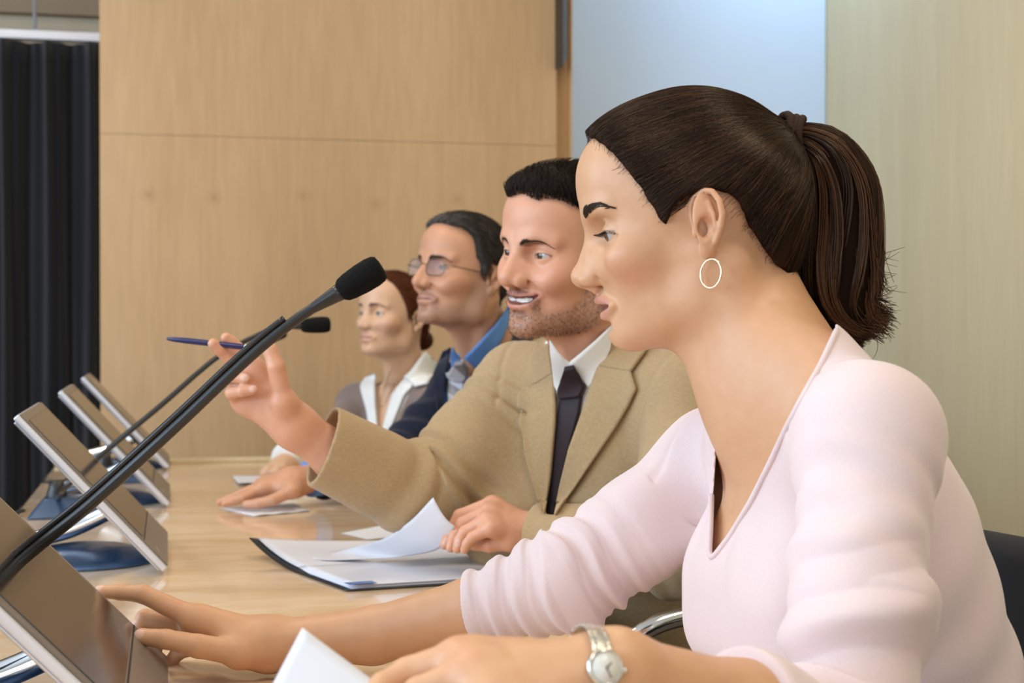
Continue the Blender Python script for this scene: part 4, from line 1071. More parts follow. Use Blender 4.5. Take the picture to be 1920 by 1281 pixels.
    # hair tie: three ribbed elastic loops round the root of the tail
    tc = W(1482, 262, 1.303); ax = W(1510, 268, 1.303)-W(1456, 262, 1.303); ax /= np.linalg.norm(ax)
    n1 = np.cross(ax, CF); n1 /= np.linalg.norm(n1); n2 = np.cross(ax, n1); hv_, hf = [], []; nv = 0
    for k, o in enumerate((-.0065, -.0005, .0058)):
        a = np.linspace(0, 2*math.pi, 97)[:-1]; pts = tc+ax*(o+.003*np.sin(a*2+k))[:, None]+n1*(np.cos(a)*(.0195+.0012*math.cos(k*2)))[:, None]+n2*(np.sin(a)*.0185)[:, None]
        pts = np.vstack([pts, pts[:1]]); vv, ff = tube_arrays(pts, .0037+.0004*np.sin(np.arange(97)*2*math.pi/2.4), 10, False); hv_.append(vv); hf.append(ff[0]+nv); nv += len(vv)
    M['tie'] = cloth_mat('brown_elastic', (.030, .017, .012), (.055, .032, .022), 1400, .95, 0.0)
    np_mesh('hair_tie', np.vstack(hv_), [np.vstack(hf)], M['tie'], root)
    # ---- sweater
    Sw = Sdf(); E = .0045
    torso(Sw, E)
    Sw.cone(nb+V3(.035, 0, -.04), W(1535, 700, 1.285), .045, .036, k=.025)
    AN = Sdf(); AN.cone(nsh, W(1608, 1130, 1.06), .0515, .047, k=.02); AN.cone(W(1608, 1130, 1.06), nel, .047, .047, k=.02); AN.cone(nel, W(1392, 1355, .945), .046, .042, k=.025)
    AF = Sdf(); AF.cone(fsh, W(1200, 995, 1.40), .0505, .0475, k=.02); AF.cone(W(1200, 995, 1.40), fel, .0475, .0455, k=.02); AF.cone(fel, W(905, 1140, 1.41), .0455, .0355, k=.02)
    ncut, fcut = W(1388, 1352, .945), W(893, 1140, 1.41)
    na = W(1150, 1275, .885)-nel; fa = fwr-fel
    AN.half(ncut, na); AF.half(fcut, fa, k=.0)
    Sw.group(AN, k=.03); Sw.group(AF, k=.03)
    # folds: pushed-up sleeves and a few long drags
    def arm_t(P, pts):
        d, t = seg_dist(P.astype(float), pts); return t
    fpts = [fsh, W(1200, 995, 1.40), fel, W(900, 1140, 1.41)]; npts = [nsh, W(1608, 1130, 1.06), nel, W(1392, 1355, .945)]
    def fold(P):
        Pd = P.astype(float); d1, t1 = seg_dist(Pd, fpts); d2, t2 = seg_dist(Pd, npts)
        m1 = sstep(.30, .60, t1)*(1-sstep(.065, .085, d1)); m2 = sstep(.12, .42, t2)*(1-sstep(.065, .085, d2))
        w1 = wob(P, 34, .4); up1 = (P[:, 2]-fel[2])*6
        f1 = np.sin(t1*58+w1*2.2+up1*3.0); f2 = np.sin(t2*34+wob(P, 30, 1.7)*2.4+((P-nel.astype(f4))@CR.astype(f4))*22)
        out = -(m1*(.0042*np.maximum(f1, -.35)+.0012*np.sin(t1*111+w1*4)))-(m2*(.0065*np.maximum(f2, -.5)))
        for s_, sg in ((nsh, 1), (fsh, 1)):
            e = Pd-s_; ax = (s_-nb); ax = ax/np.linalg.norm(ax); k = e@ax; rr = np.linalg.norm(e-k[:, None]*ax, axis=1); out += .0016*np.exp(-((k+.030)/.003)**2)*(rr < .085)
        out += -.0011*np.sin(t2*60+((Pd-nsh)@fdir)*70+wob(P, 26)*1.5)*sstep(.02, .10, t2)*(1-sstep(.25, .40, t2))*(1-sstep(.06, .08, d2))
        # drags across chest and side
        body = (1-sstep(.05, .075, np.minimum(-d1+.14, -d2+.14)))
        tl = T.l(P); side = sstep(-.03, .05, tl[:, 1]*0+.03)
        out += -.0014*np.sin(tl[:, 2]*95+3*tl[:, 0]*14+wob(P, 16)*1.4)*sstep(.03, -.05, tl[:, 2])*(1-m1)*(1-m2)
        out += -.0016*np.sin(tl[:, 1]*120+tl[:, 2]*34)*np.exp(-((tl[:, 0]-.08)/.05)**2)*sstep(.10, .02, tl[:, 2])*(1-m1)*(1-m2)
        return out.astype(f4)
    Sw.disp(fold, (1, 1, 1), None)
    Swf = list(Sw.ops)
    neckline = [(1566, 622), (1537, 682), (1502, 744), (1471, 803), (1440, 868), (1405, 938), (1366, 1003), (1333, 1047), (1329, 1040), (1336, 960), (1342, 860), (1341, 790), (1334, 733), (1290, 640), (1420, 540), (1566, 540)]
    Sw.add(prism(neckline, W(1556, 640, 1.285), fdir*.96+V3(0, 0, .22)), (0, 0, 0), None, 's', .002)
    Sw.half(W(1760, 1700, 1.3), (0, 0, -1))
    lo, hi = bounds(Sw.ops, .0); lo[2] = W(1760, 1700, 1.3)[2]-.01
    sv, sq = sdf_mesh(Sw.ops, .0014*RES, lo, hi, smooth=1)
    sw = np_mesh('sweater', sv, sq, M['sweater'], root)
    # knitted band round the neckline, on the uncut surface
    nl_ = np.array([(1569, 620), (1540, 683), (1505, 745), (1474, 804), (1443, 870), (1408, 940), (1369, 1005), (1334, 1050), (1329, 1042), (1332, 985), (1334, 930)], float)
    nl_ = lin(nl_, 110); d = CF+CR*((nl_[:, :1]-960)/FPX)-CU*((nl_[:, 1:]-640.5)/FPX); Pn, _ = march(Swf, CAM, d/np.linalg.norm(d, axis=1)[:, None], .8, 2.0, .5, 110)
    Pn = Pn.astype(float)
    for _ in range(4): Pn[1:-1] = .5*Pn[1:-1]+.25*(Pn[:-2]+Pn[2:])
    tube('neckband', Pn, .0026, M['sweater'], root, 10)
    lower_body(root, W(1755, 1900, 1.28), fdir, M['trouser_dark'], M['shoe'])
    # ---- hoop earring and wristwatch
    lobe = H.w((-.0035, .0765, -.0225)); t = np.linspace(0, 2*math.pi, 61); cx = lobe-V3(0, 0, .0115)
    hx = (H.R[:, 0]*.86+CF*.5); hx /= np.linalg.norm(hx)
    cpx = W(1333, 513, 1.225); cx = V3(*cpx)
    ring = cx+np.cos(t)[:, None]*hx*.0098+np.sin(t)[:, None]*V3(0, 0, 1)*.0118
    v, f = tube_arrays(ring, .00085, 8, False); np_mesh('hoop_earring', v, f, M['gold'], root)
    build_watch(root, W(1100, 1262, .879), CR*.93+V3(0, 0, -.16)+CF*.25, S.ops)
    return S, Sw
def build_watch(root, c, ax, ops):
    ax = ax/np.linalg.norm(ax); w0 = None
    n1 = V3(0, 0, 1)-ax*ax[2]; n1 /= np.linalg.norm(n1); n2 = np.cross(ax, n1)
    if n2@CF > 0: n2 = -n2
    fc = n2*.94+n1*.30; fc /= np.linalg.norm(fc)                                                 # the dial faces the camera
    we = bpy.data.objects.new('wristwatch', None); we.location = tuple(c); C.objects.link(we); place(we, root)
    nl = 30; r = .0305
    def skin_r(d):
        p, _ = march(ops, (c+d*.06), np.array([-d]), 0, .06); return float(np.linalg.norm(p[0]-c))
    for i in range(nl):
        a = 2*math.pi*i/nl; d = n1*math.cos(a)+n2*math.sin(a)
        if d@fc > .93: continue
        rr = skin_r(d)+.0018; s = np.cross(ax, d); Rl = np.stack([ax, s, d], 1); bm = bmesh.new()
        add_box(bm, c+d*rr, (.0062, .0054, .0022), Rl); add_box(bm, c+d*rr+ax*.0047, (.0030, .0050, .0018), Rl); add_box(bm, c+d*rr-ax*.0047, (.0030, .0050, .0018), Rl)
        bm_obj('band_link', bm, M['steel'], we, bevel=.0005)
    rr = skin_r(fc)
    lathe('case', [(.0005, -.001), (.0100, -.001), (.0110, .001), (.0110, .0038), (.0100, .0052), (.0090, .0053), (.0088, .0042), (.0005, .0052)], c+fc*(rr+.0005), fc, M['steel'], we, 40)
    lathe('dial', [(.0005, .0), (.0087, .0), (.0087, .0006), (.0005, .0006)], c+fc*(rr+.0050), fc, M['dial'], we, 32)
    for a, l in ((40, .0045), (150, .0064)):
        d = n1*math.cos(math.radians(a))+ax*math.sin(math.radians(a)); d = d-fc*(d@fc); d /= np.linalg.norm(d); bm = bmesh.new(); add_box(bm, c+fc*(rr+.0060)+d*l/2, (l, .0006, .0003), np.stack([d, np.cross(fc, d), fc], 1)); bm_obj('watch_hand', bm, M['black'], we)
    cr_ = np.cross(fc, n1); lathe('crown', [(.0005, 0), (.0016, 0), (.0016, .003), (.0005, .003)], c+fc*(rr+.0028)+ax*.0108, ax, M['steel'], we, 12)
build_p1()
# ------------------------------------------------------------------ the man in the tan jacket
SKIN2 = np.array((.66, .335, .21))
M['skin2'] = skin_mat('skin_ruddy', .12, .46)
M['hair2'] = hair_mat('black_brown_hair', (1, 1, 1), .55)
M['jacket_tan'] = cloth_mat('tan_linen', (.36, .245, .125), (.47, .335, .185), 900, .88, .15, .3, True)
M['shirt_white'] = cloth_mat('white_poplin', (.80, .80, .78), (.84, .84, .82), 1500, .7, .1, .05)
M['tie_dark'] = cloth_mat('dark_plum_silk', (.020, .011, .014), (.028, .016, .019), 2500, .5, .1, .05)
M['trouser_brown'] = cloth_mat('brown_trouser_cloth', (.075, .045, .022), (.10, .062, .03), 900, .9, .1, .2, True)
def torso_ops(S, T, nsh, fsh, nb, e, rib=(.112, .158, .205), belly=(.118, .150, .17), chest=(.03, 0, .06), bz=-.2, bx=0.0, k=.03, tr=.045):
    S.ell((-.004, 0, -.06), rib, fr=T, infl=e, k=k)
    S.ell((bx, 0, bz), belly, fr=T, infl=e, k=.05)
    S.ell(chest, (.07, .135, .10), fr=T, infl=e, k=.04)
    for sh in (nsh, fsh): S.cone(sh, nb-V3(0, 0, .035), .048, tr, k=.035, infl=e)
def tframe(phi, lean, o):
    a = math.radians(phi); f = V3(-math.cos(a), -math.sin(a), 0); l = np.cross((0, 0, 1), f); b = math.radians(lean); z = V3(0, 0, 1)
    return Fr(np.stack([f*math.cos(b)-z*math.sin(b), l, z*math.cos(b)+f*math.sin(b)], 1), o), f, l
def short_hair(root, H, sc_ops, body_ops, poly, thick, m, base_c, col_fn, n, ln, flow, h, name='hair', lift=.002, r=.00042, spread=.12, rough_amp=.0015, steps=6, face_cut=None):
    """cap of hair over the skull with short strands growing from it; poly: side-view hairline (x,z)"""
    Cp = Sdf(H); sc_ops(Cp, thick)
    Cp.add(lambda L: poly2d_sd(L[:, [0, 2]].astype(float), poly), (0, 0, 0), None, 'i', .004)
    def feather(L):
        d = -poly2d_sd(L[:, [0, 2]].astype(float), poly); return ((thick*1.35+.003)*(1-sstep(.0, .012, d))+rough_amp*wob(L, 210)+rough_amp*.5*wob(L, 520)).astype(f4)
    Cp.disp(feather, (0, 0, 0), None)
    lo, hi = bounds(Cp.ops, .0); v, q = sdf_mesh(Cp.ops, h, lo, hi); LV = H.l(v).astype(float)
    np_mesh(name, v, q, M['hair_under'], root, True, col_fn(LV)*.8)
    C2 = Sdf(Fr()); sc_ops(C2, thick)
    ok = np.where(np.abs(ev(C2.ops, LV.astype(f4))) < thick*.9+.002)[0]; N = vnormals(LV, q)
    if (np.einsum('ij,ij->i', N[ok], grad(C2.ops, LV[ok].astype(f4)).astype(float)).mean()) < 0: N = -N
    P = hairs_on(LV, N, ok, n, steps=steps, ln=ln, lift=lift, ops=C2.ops, flow=flow, off=-.0008, jitter=spread)
    # lie on the skin near the hairline
    sh = P.shape; f = P.reshape(-1, 3); d = -poly2d_sd(f[:, [0, 2]].astype(float), poly); g = grad(C2.ops, f); f = f-g*((thick-.0004)*(1-sstep(-.002, .012, d)))[:, None]; P = f.reshape(sh)
    Wp = out_of(body_ops, P.reshape(-1, 3).astype(float)*H.s@H.R.T+H.t, .0005).reshape(sh); cc = col_fn(P[:, 0].astype(float))*RNG.uniform(.55, 1.55, (sh[0], 1))
    strands(name+'_strands', Wp, r, r*.4, m, root, cc)
    return Cp
def build_p2():
    root = empty('person', W(1180, 1500, 2.15)*V3(1, 1, 0), 'smiling man in a tan jacket and dark tie, holding up a pen', 'person')
    H = Fr(heading(28, -.5, -6.0), W(1075, 494, 2.06), 1.06); h = .00145*RES
    S = Sdf(H)
    q = head_ops(S, dict(jaw_w=.049, jaw_r=.019, jaw_z=-.058, chin=(.0775, 0, -.0840), chin_r=(.0165, .021, .0150), brow=.0085, brow_x=.0012, brow_z=-.004, cheek=1.02,
        bridge=(.0935, 0, .0170), mid=(.1065, 0, -.006), nose_tip=(.1110, 0, -.0210), nose_r=.0108, mid_r=.0078, ala=(.1005, .0140, -.0255), ala_r=(.0112, .0068, .0085), col=(.099, 0, -.0335), smile=1.0,
        ulip=[(.0975, 0, -0.0432), (.0945, .010, -0.0432), (.0890, .021, -0.0420), (.0800, .0305, -0.0395)], ulip_r=[.0030, .0030, .0027, .0015],
        llip=[(.0945, 0, -0.0585), (.0920, .010, -0.0575), (.0860, .021, -0.0530), (.0800, .0302, -0.0420)], llip_r=[.0038, .0038, .0032, .0015],
        gap=[(.0990, 0, -0.0505), (.0960, .010, -0.0500), (.0900, .020, -0.0470), (.0830, .0275, -0.0415)], gap_r=[.0048, .0046, .0036, .0010],
        ap=(.0890, .0312, .0082), ap_r=(.0095, .0136, .0034), teeth=((.0805, 0, -.0485), (.0130, .0240, .0070))))
    S.fr = WORLD
    nb = W(1128, 690, 2.12); hv = H.w
    S.cone(hv((-.015, 0, -.035)), nb, .055, .060, k=.03); S.cone(hv((.012, 0, -.075)), W(1078, 690, 2.06), .018, .022, k=.03)
    S.cone(hv((-.018, .056, -.03)), W(1085, 705, 2.06), .016, .013, k=.02)
    T, fd, lt = tframe(38, 4, W(1152, 850, 2.13))
    nsh, nel, nwr = W(1288, 745, 2.0), W(1275, 1035, 1.88), W(1000, 1004, 1.975)
    fsh, fel, fwr = W(975, 724, 2.19), W(795, 930, 2.09), W(553, 800, 2.015)
    torso_ops(S, T, nsh, fsh, nb, -.008)
    limb(S, [nsh, nel], [.046, .04], infl=-.004); limb(S, [nel, nwr], [.04, .0265])
    limb(S, [fsh, fel], [.046, .04], infl=-.004); limb(S, [fel, W(640, 862, 2.04), fwr], [.04, .034, .0265], k=.015)
    Dp = 2.0
    hand_ops(S, fwr, [
        ([W(530, 752, 1.985), W(518, 688, 1.975), W(507, 658, 1.978), W(496, 640, 1.985)], [.0145, .0115, .0098, .0085]),
        ([W(470, 684, 2.012), W(446, 655, 2.020), W(434, 642, 2.018), W(424, 634, 2.014)], [.0115, .0092, .0084, .0074]),
        ([W(457, 697, 2.015), W(428, 670, 2.010), W(412, 655, 2.002), W(400, 645, 1.996)], [.0115, .0094, .0086, .0075]),
        ([W(448, 718, 2.018), W(424, 703, 1.998), W(440, 706, 1.974), W(459, 711, 1.968)], [.0112, .0092, .0084, .0074]),
        ([W(450, 752, 2.015), W(434, 737, 1.990), W(455, 733, 1.968), W(474, 731, 1.966)], [.0105, .0084, .0077, .0068])], palm_r=.0155, k=.016, wr=.0265)
    hand_ops(S, nwr, [
        ([W(958, 1016, 1.955), W(918, 1022, 1.957), W(892, 1020, 1.967), W(872, 1016, 1.974)], [.0115, .0100, .0088, .0078]),
        ([W(923, 946, 1.998), W(862, 967, 2.000), W(844, 998, 1.996), W(834, 1022, 1.992)], [.0112, .0086, .0078, .0066]),
        ([W(915, 960, 1.978), W(866, 982, 1.982), W(852, 1006, 1.98), W(845, 1027, 1.978)], [.0112, .0087, .0079, .0067]),
        ([W(912, 977, 1.957), W(872, 998, 1.962), W(862, 1014, 1.963), W(857, 1029, 1.963)], [.0108, .0085, .0077, .0065]),
        ([W(920, 991, 1.940), W(886, 1008, 1.943), W(876, 1020, 1.946), W(871, 1031, 1.948)], [.0096, .0074, .0067, .0058])], palm_r=.0112, k=.010, wr=.0265)
    V, Q = sdf_mesh(S.ops, h); N = vnormals(V, Q); L = H.l(V).astype(float)
    col = np.tile(SKIN2, (len(V), 1))
    brow = [(.0985, .0115, .0210), (.0965, .0210, .0245), (.0870, .0370, .0258), (.0730, .0490, .0205)]
    col, sm = stubble_cols(col, L, (.10, .055, .035), .55)
    col = face_cols(col, L, q, (.52, .19, .15), (.30, (.70, .25, .17)), brow, (.12, .07, .05))
    tm = (((L-V3(.0805, 0, -.0485))/V3(.0138, .0246, .0076))**2).sum(1) < 1; A = L.copy(); A[:, 1] = np.abs(A[:, 1])
    dl, _ = seg_dist(A, q['ulip'], q['ulip_r']); dl2, _ = seg_dist(A, q['llip'], q['llip_r'])
    tm = tm*(np.minimum(dl, dl2) > .0006)*(L[:, 0] > .0845-.25*A[:, 1]**1.0*.3)*(np.abs(L[:, 2]+.049) < .009)*(A[:, 1] < .024)
    col = mixc(col, tm*.95, (.78, .75, .70))
    # buzzed temples
    tp = np.exp(-((A-V3(.020, .07, .035))/V3(.022, .03, .028))**2).prod(1) if False else np.exp(-(((A-V3(.022, .068, .032))/V3(.024, .03, .026))**2).sum(1)); col = mixc(col, tp*.45, (.12, .07, .05))
    nl = [(W(458, 708, 1.96), -CF, .0052, CR), (W(474, 729, 1.958), -CF, .0048, CR), (W(838, 1016, 1.985), -CF*.6-CR, .005, V3(0, 0, -1)), (W(852, 1020, 1.95), -CF*.8-CR*.6, .005, V3(0, 0, -1))]
    col = mixc(col, nail_mask(V, N, nl)*.5, (.80, .58, .52))
    np_mesh('body', V, Q, M['skin2'], root, True, col)
    add_eye(H, q, (.95, -.12, -.05), root, (.10, .055, .025))
    brow_hairs(H, S.ops, brow, 170, M['hair2'], root, (.03, .02, .015), ln=.0070, wd=.0026)
    # beard bristles
    pick = np.where((sm > .55) & (A[:, 0] > .0))[0]

    idx = RNG.choice(pick, 3600); b0 = V[idx]; dn = N[idx]*.6+V3(0, 0, -.7)+RNG.normal(0, .25, (3600, 3)); dn /= np.linalg.norm(dn, axis=1)[:, None]; ln = RNG.uniform(.0012, .0032, 3600)
    P = np.stack([b0+dn*(ln*s_)[:, None]-N[idx]*.0003+N[idx]*(.0004*s_) for s_ in (0, .5, 1)], 1)
    grey = RNG.random((3600, 1)) < .22
    strands('beard', P, .00020, .00008, M['hair2'], root, np.where(grey, (.25, .21, .18), (.05, .03, .02))*RNG.uniform(.7, 1.3, (3600, 1)))
    # short dark hair, brushed up at the front
    def skull(C, t): C.ell((.008, 0, .0355), np.array((.093, .073, .0865))+t); C.ell((.052, 0, .068), np.array((.0425, .05, .034))+t*1.25, k=.03)
    poly = [(.0900, .0800), (.083, .0770), (.074, .076), (.062, .068), (.050, .060), (.040, .046), (.038, .030), (.030, .016), (.022, -.004), (.012, -.004), (.012, .016), (.004, .032), (-.014, .034), (-.026, .018), (-.032, -.004), (-.046, -.030), (-.075, -.052), (-.16, -.05), (-.16, .2), (.12, .2), (.112, .09)]
    def cf(Lp): return np.tile(np.array((.010, .0065, .0055)), (len(Lp), 1))*(1+.0*Lp[:, :1])
    def flow(p):
        f_ = sstep(.045, .075, p[:, 0]); t_ = sstep(.05, .09, p[:, 2]); return np.stack([f_*.55-(1-f_)*.6, .12*np.sign(p[:, 1]), f_*t_*1.3-(1-t_)*.9], 1)
    short_hair(root, H, skull, S.ops, poly, .009, M['hair2'], None, cf, 5200, .015, flow, .0022*RES, lift=.006, r=.00040)
    # front tuft brushed up
    C3 = Sdf(Fr()); skull(C3, .004); P = []
    for i in range(620):
        y = rnd.uniform(-.045, .058); x0 = .092-.010*(y/.05)**2-.012*max(0, abs(y)-.03)/.02; z0 = .0765+.0045*math.sin(y*160+1)*.5+min(.016, rnd.expovariate(160))+max(0, y-.02)*-.12; p = V3(x0, y, z0); d = V3(rnd.uniform(.1, .7), rnd.uniform(-.3, .3), 1); d /= np.linalg.norm(d); ln = rnd.uniform(.010, .020)
        P.append([p+d*ln*t_+V3(-.25, 0, .0)*ln*t_*t_ for t_ in (0, .25, .5, .75, 1)])
    P = np.array(P); sh = P.shape; f = snap(C3.ops, P[:, 0].astype(f4), .0, 3); P = P+(f-P[:, 0])[:, None]
    strands('front_tuft', (P.reshape(-1, 3)*H.s@H.R.T+H.t).reshape(sh), .00045, .00015, M['hair2'], root, np.tile(np.array((.014, .009, .007)), (sh[0], 1))*RNG.uniform(.6, 1.8, (sh[0], 1)))
    # ---- shirt
    Sh = Sdf(); torso_ops(Sh, T, nsh, fsh, nb, -.001, tr=.046); Sh.cone(nb-V3(0, 0, .02), hv((.0, 0, -.088)), .0655, .062, k=.02)
    limb(Sh, [nsh, nel], [.049, .044]); limb(Sh, [fsh, fel], [.049, .044]); Sc = Sdf(); Sc.ops = list(Sh.ops); Sc.cone(nb, hv((-.004, 0, -.04)), .0655, .064, k=.02)
    up = (hv((0, 0, 0))-nb); up /= np.linalg.norm(up)
    Sh.half(W(1100, 642, 2.08), up*.75+fd*.66, 'i', .002)
    Sh.half(W(1150, 1090, 2.1), (0, 0, -1))
    v, qd = sdf_mesh(Sh.ops, .003*RES); np_mesh('shirt', v, qd, M['shirt_white'], root)
    cloth_panel('collar_leaf', Sc.ops, [(1146, 606), (1118, 634), (1088, 660), (1066, 678)], [(1140, 655), (1128, 690), (1119, 714), (1106, 728)], M['shirt_white'], root, .0055, .003, 30, 10)
    cloth_panel('collar_leaf', Sc.ops, [(1033, 636), (1048, 658), (1060, 671), (1074, 682)], [(1034, 660), (1040, 700), (1046, 735), (1050, 752)], M['shirt_white'], root, .0055, .003, 24, 8)
    cloth_panel('necktie', Sh.ops, [(1057, 744), (1049, 790), (1041, 840), (1033, 895), (1021, 966), (1016, 1000)], [(1095, 742), (1090, 775), (1074, 832), (1060, 890), (1044, 966), (1038, 1000)], M['tie_dark'], root, .008, .006, 40, 10)
    tk = cloth_panel('tie_knot', Sc.ops, [(1060, 683), (1056, 700), (1055, 725), (1057, 748)], [(1075, 680), (1088, 700), (1101, 726), (1094, 746)], M['tie_dark'], root, .0135, .011, 16, 10)
    # ---- jacket
    J = Sdf(); torso_ops(J, T, nsh, fsh, nb, .0085, tr=.05)
    J.cone(nb-V3(0, 0, .03), W(1150, 668, 2.16), .066, .060, k=.03)
    AN = Sdf(); limb(AN, [nsh, nel, W(1008, 1004, 1.973)], [.062, .055, .043]); AF = Sdf(); limb(AF, [fsh, W(890, 835, 2.14), fel, W(588, 828, 2.02)], [.060, .067, .063, .056])
    J.cone(W(975, 850, 2.16), W(958, 985, 2.13), .066, .075, k=.04)
    pa, pb = fel, W(588, 828, 2.02); AF.cone(pa+(pb-pa)*.72, pa+(pb-pa)*1.4, .050, .053, 's', .003)
    AN.half(W(1003, 1004, 1.974), nwr-nel); AF.half(W(592, 868, 2.025), (W(553, 850, 2.01)-W(640, 880, 2.03)))
    J.group(AN, k=.03); J.group(AF, k=.035)
    fl = [fsh, W(890, 830, 2.14), fel, W(588, 828, 2.02)]
    def fold(P):
        Pd = P.astype(float); d, t = seg_dist(Pd, fl); m = (1-sstep(.08, .11, d)); el = np.exp(-((t-.60)/.13)**2)
        w = wob(P, 24, .8)
        out = -m*el*.0055*np.sin(t*62+w*2.4)
        d2, t2 = seg_dist(Pd, [nsh, nel, nwr]); m2 = (1-sstep(.08, .1, d2)); out += -m2*.004*np.exp(-((t2-.5)/.18)**2)*np.sin(t2*50+w*2)
        sh = np.exp(-((t-.16)/.09)**2)*m; out += -sh*.003*np.sin(t*75+((Pd-fsh)@fd)*55+w)
        out += -.0016*w*(1-m)
        # armhole seams
        for s_ in (fsh, nsh):
            e = Pd-s_; ax = (s_-nb); ax = ax/np.linalg.norm(ax); k = e@ax; rr = np.linalg.norm(e-k[:, None]*ax, axis=1); out += .0022*np.exp(-((k+.012)/.0035)**2)*(rr < .1)
        return out.astype(f4)
    J.disp(fold, (0, 0, 0), None)
    Jf = list(J.ops)
    opening = [(1146, 560), (1140, 640), (1122, 690), (1108, 728), (1097, 763), (1069, 841), (1054, 903), (1041, 966), (1022, 964), (1034, 892), (1043, 794), (1044, 759), (1040, 700), (1034, 636), (1030, 560)]
    J.add(prism(opening, nb+V3(0, 0, .0), fd*.98+V3(0, 0, .12)), (0, 0, 0), None, 's', .002)
    J.cone(nb+V3(0, 0, .0)+fd*.01, hv((.01, 0, -.02)), .0665, .085, 's', .004)
    J.half(W(1150, 1330, 2.1), (0, 0, -1))
    v, qd = sdf_mesh(J.ops, .0026*RES, smooth=1); np_mesh('jacket', v, qd, M['jacket_tan'], root)
    cloth_panel('lapel', Jf, [(1124, 686), (1108, 728), (1097, 763), (1069, 841), (1054, 903), (1041, 967)], [(1187, 700), (1198, 732), (1183, 763), (1112, 868), (1078, 920), (1046, 967)], M['jacket_tan'], root, .0045, .004, 70, 12, curl=.0035)
    cloth_panel('jacket_collar', Jf, [(1150, 596), (1141, 640), (1124, 688)], [(1214, 612), (1216, 660), (1187, 701)], M['jacket_tan'], root, .0055, .0045, 30, 12, curl=.003)
    cloth_panel('lapel', Jf, [(1040, 700), (1044, 759), (1043, 794), (1034, 892), (1022, 964)], [(1009, 720), (974, 741), (976, 794), (985, 850), (1018, 964)], M['jacket_tan'], root, .0045, .004, 70, 12, curl=.0035)
    cloth_panel('jacket_collar', Jf, [(1030, 634), (1034, 660), (1040, 702)], [(1012, 642), (997, 690), (1009, 722)], M['jacket_tan'], root, .0055, .0045, 30, 10, curl=.003)
    lower_body(root, W(1215, 1500, 2.16), fd*.6+V3(-1, 0, 0)*.4, M['trouser_brown'], M['shoe'], .082)
    return S, J
S2, J2 = build_p2()
# ------------------------------------------------------------------ the man in navy with glasses
SKIN3 = np.array((.58, .295, .175))
M['skin3'] = skin_mat('skin_tanned', .1, .46)
M['hair3'] = hair_mat('salt_and_pepper_hair', (1, 1, 1), .5)
M['navy'] = cloth_mat('navy_suit_wool', (.006, .009, .022), (.011, .016, .036), 1200, .8, .15, .1)
M['shirt_blue'] = cloth_mat('blue_poplin', (.10, .25, .62), (.13, .30, .70), 1500, .7, .1, .05)
def stripe_mat():
    m = mat('striped_silk', (.5, .5, .5), .45); tc = nd(m, 'ShaderNodeTexCoord'); mp = nd(m, 'ShaderNodeMapping')
    mp.inputs['Rotation'].default_value = (0, math.radians(-38), 0)
    w = nd(m, 'ShaderNodeTexWave'); w.inputs['Scale'].default_value = 8; w.inputs['Distortion'].default_value = 0; w.bands_direction = 'Z'
    lk(m, tc.outputs['Object'], mp.inputs[0]); lk(m, mp.outputs[0], w.inputs['Vector'])
    r = ramp(m, [(.0, (.26, .235, .24)), (.40, (.28, .25, .255)), (.46, (.62, .60, .63)), (1, (.66, .64, .68))]); lk(m, w.outputs['Fac'], r.inputs[0]); lk(m, r.outputs[0], bsdf(m).inputs['Base Color']); return m
M['tie_stripe'] = stripe_mat()
M['frame_metal'] = mat('brown_metal_frame', (.20, .13, .07), .3, .8)
def lens_mat():
    m = mat('spectacle_lens', (.8, .82, 1.0), .02, 0, .9); b = bsdf(m); b.inputs['Transmission Weight'].default_value = .85; b.inputs['IOR'].default_value = 1.1; b.inputs['Alpha'].default_value = .35
    return m
M['lens'] = lens_mat()
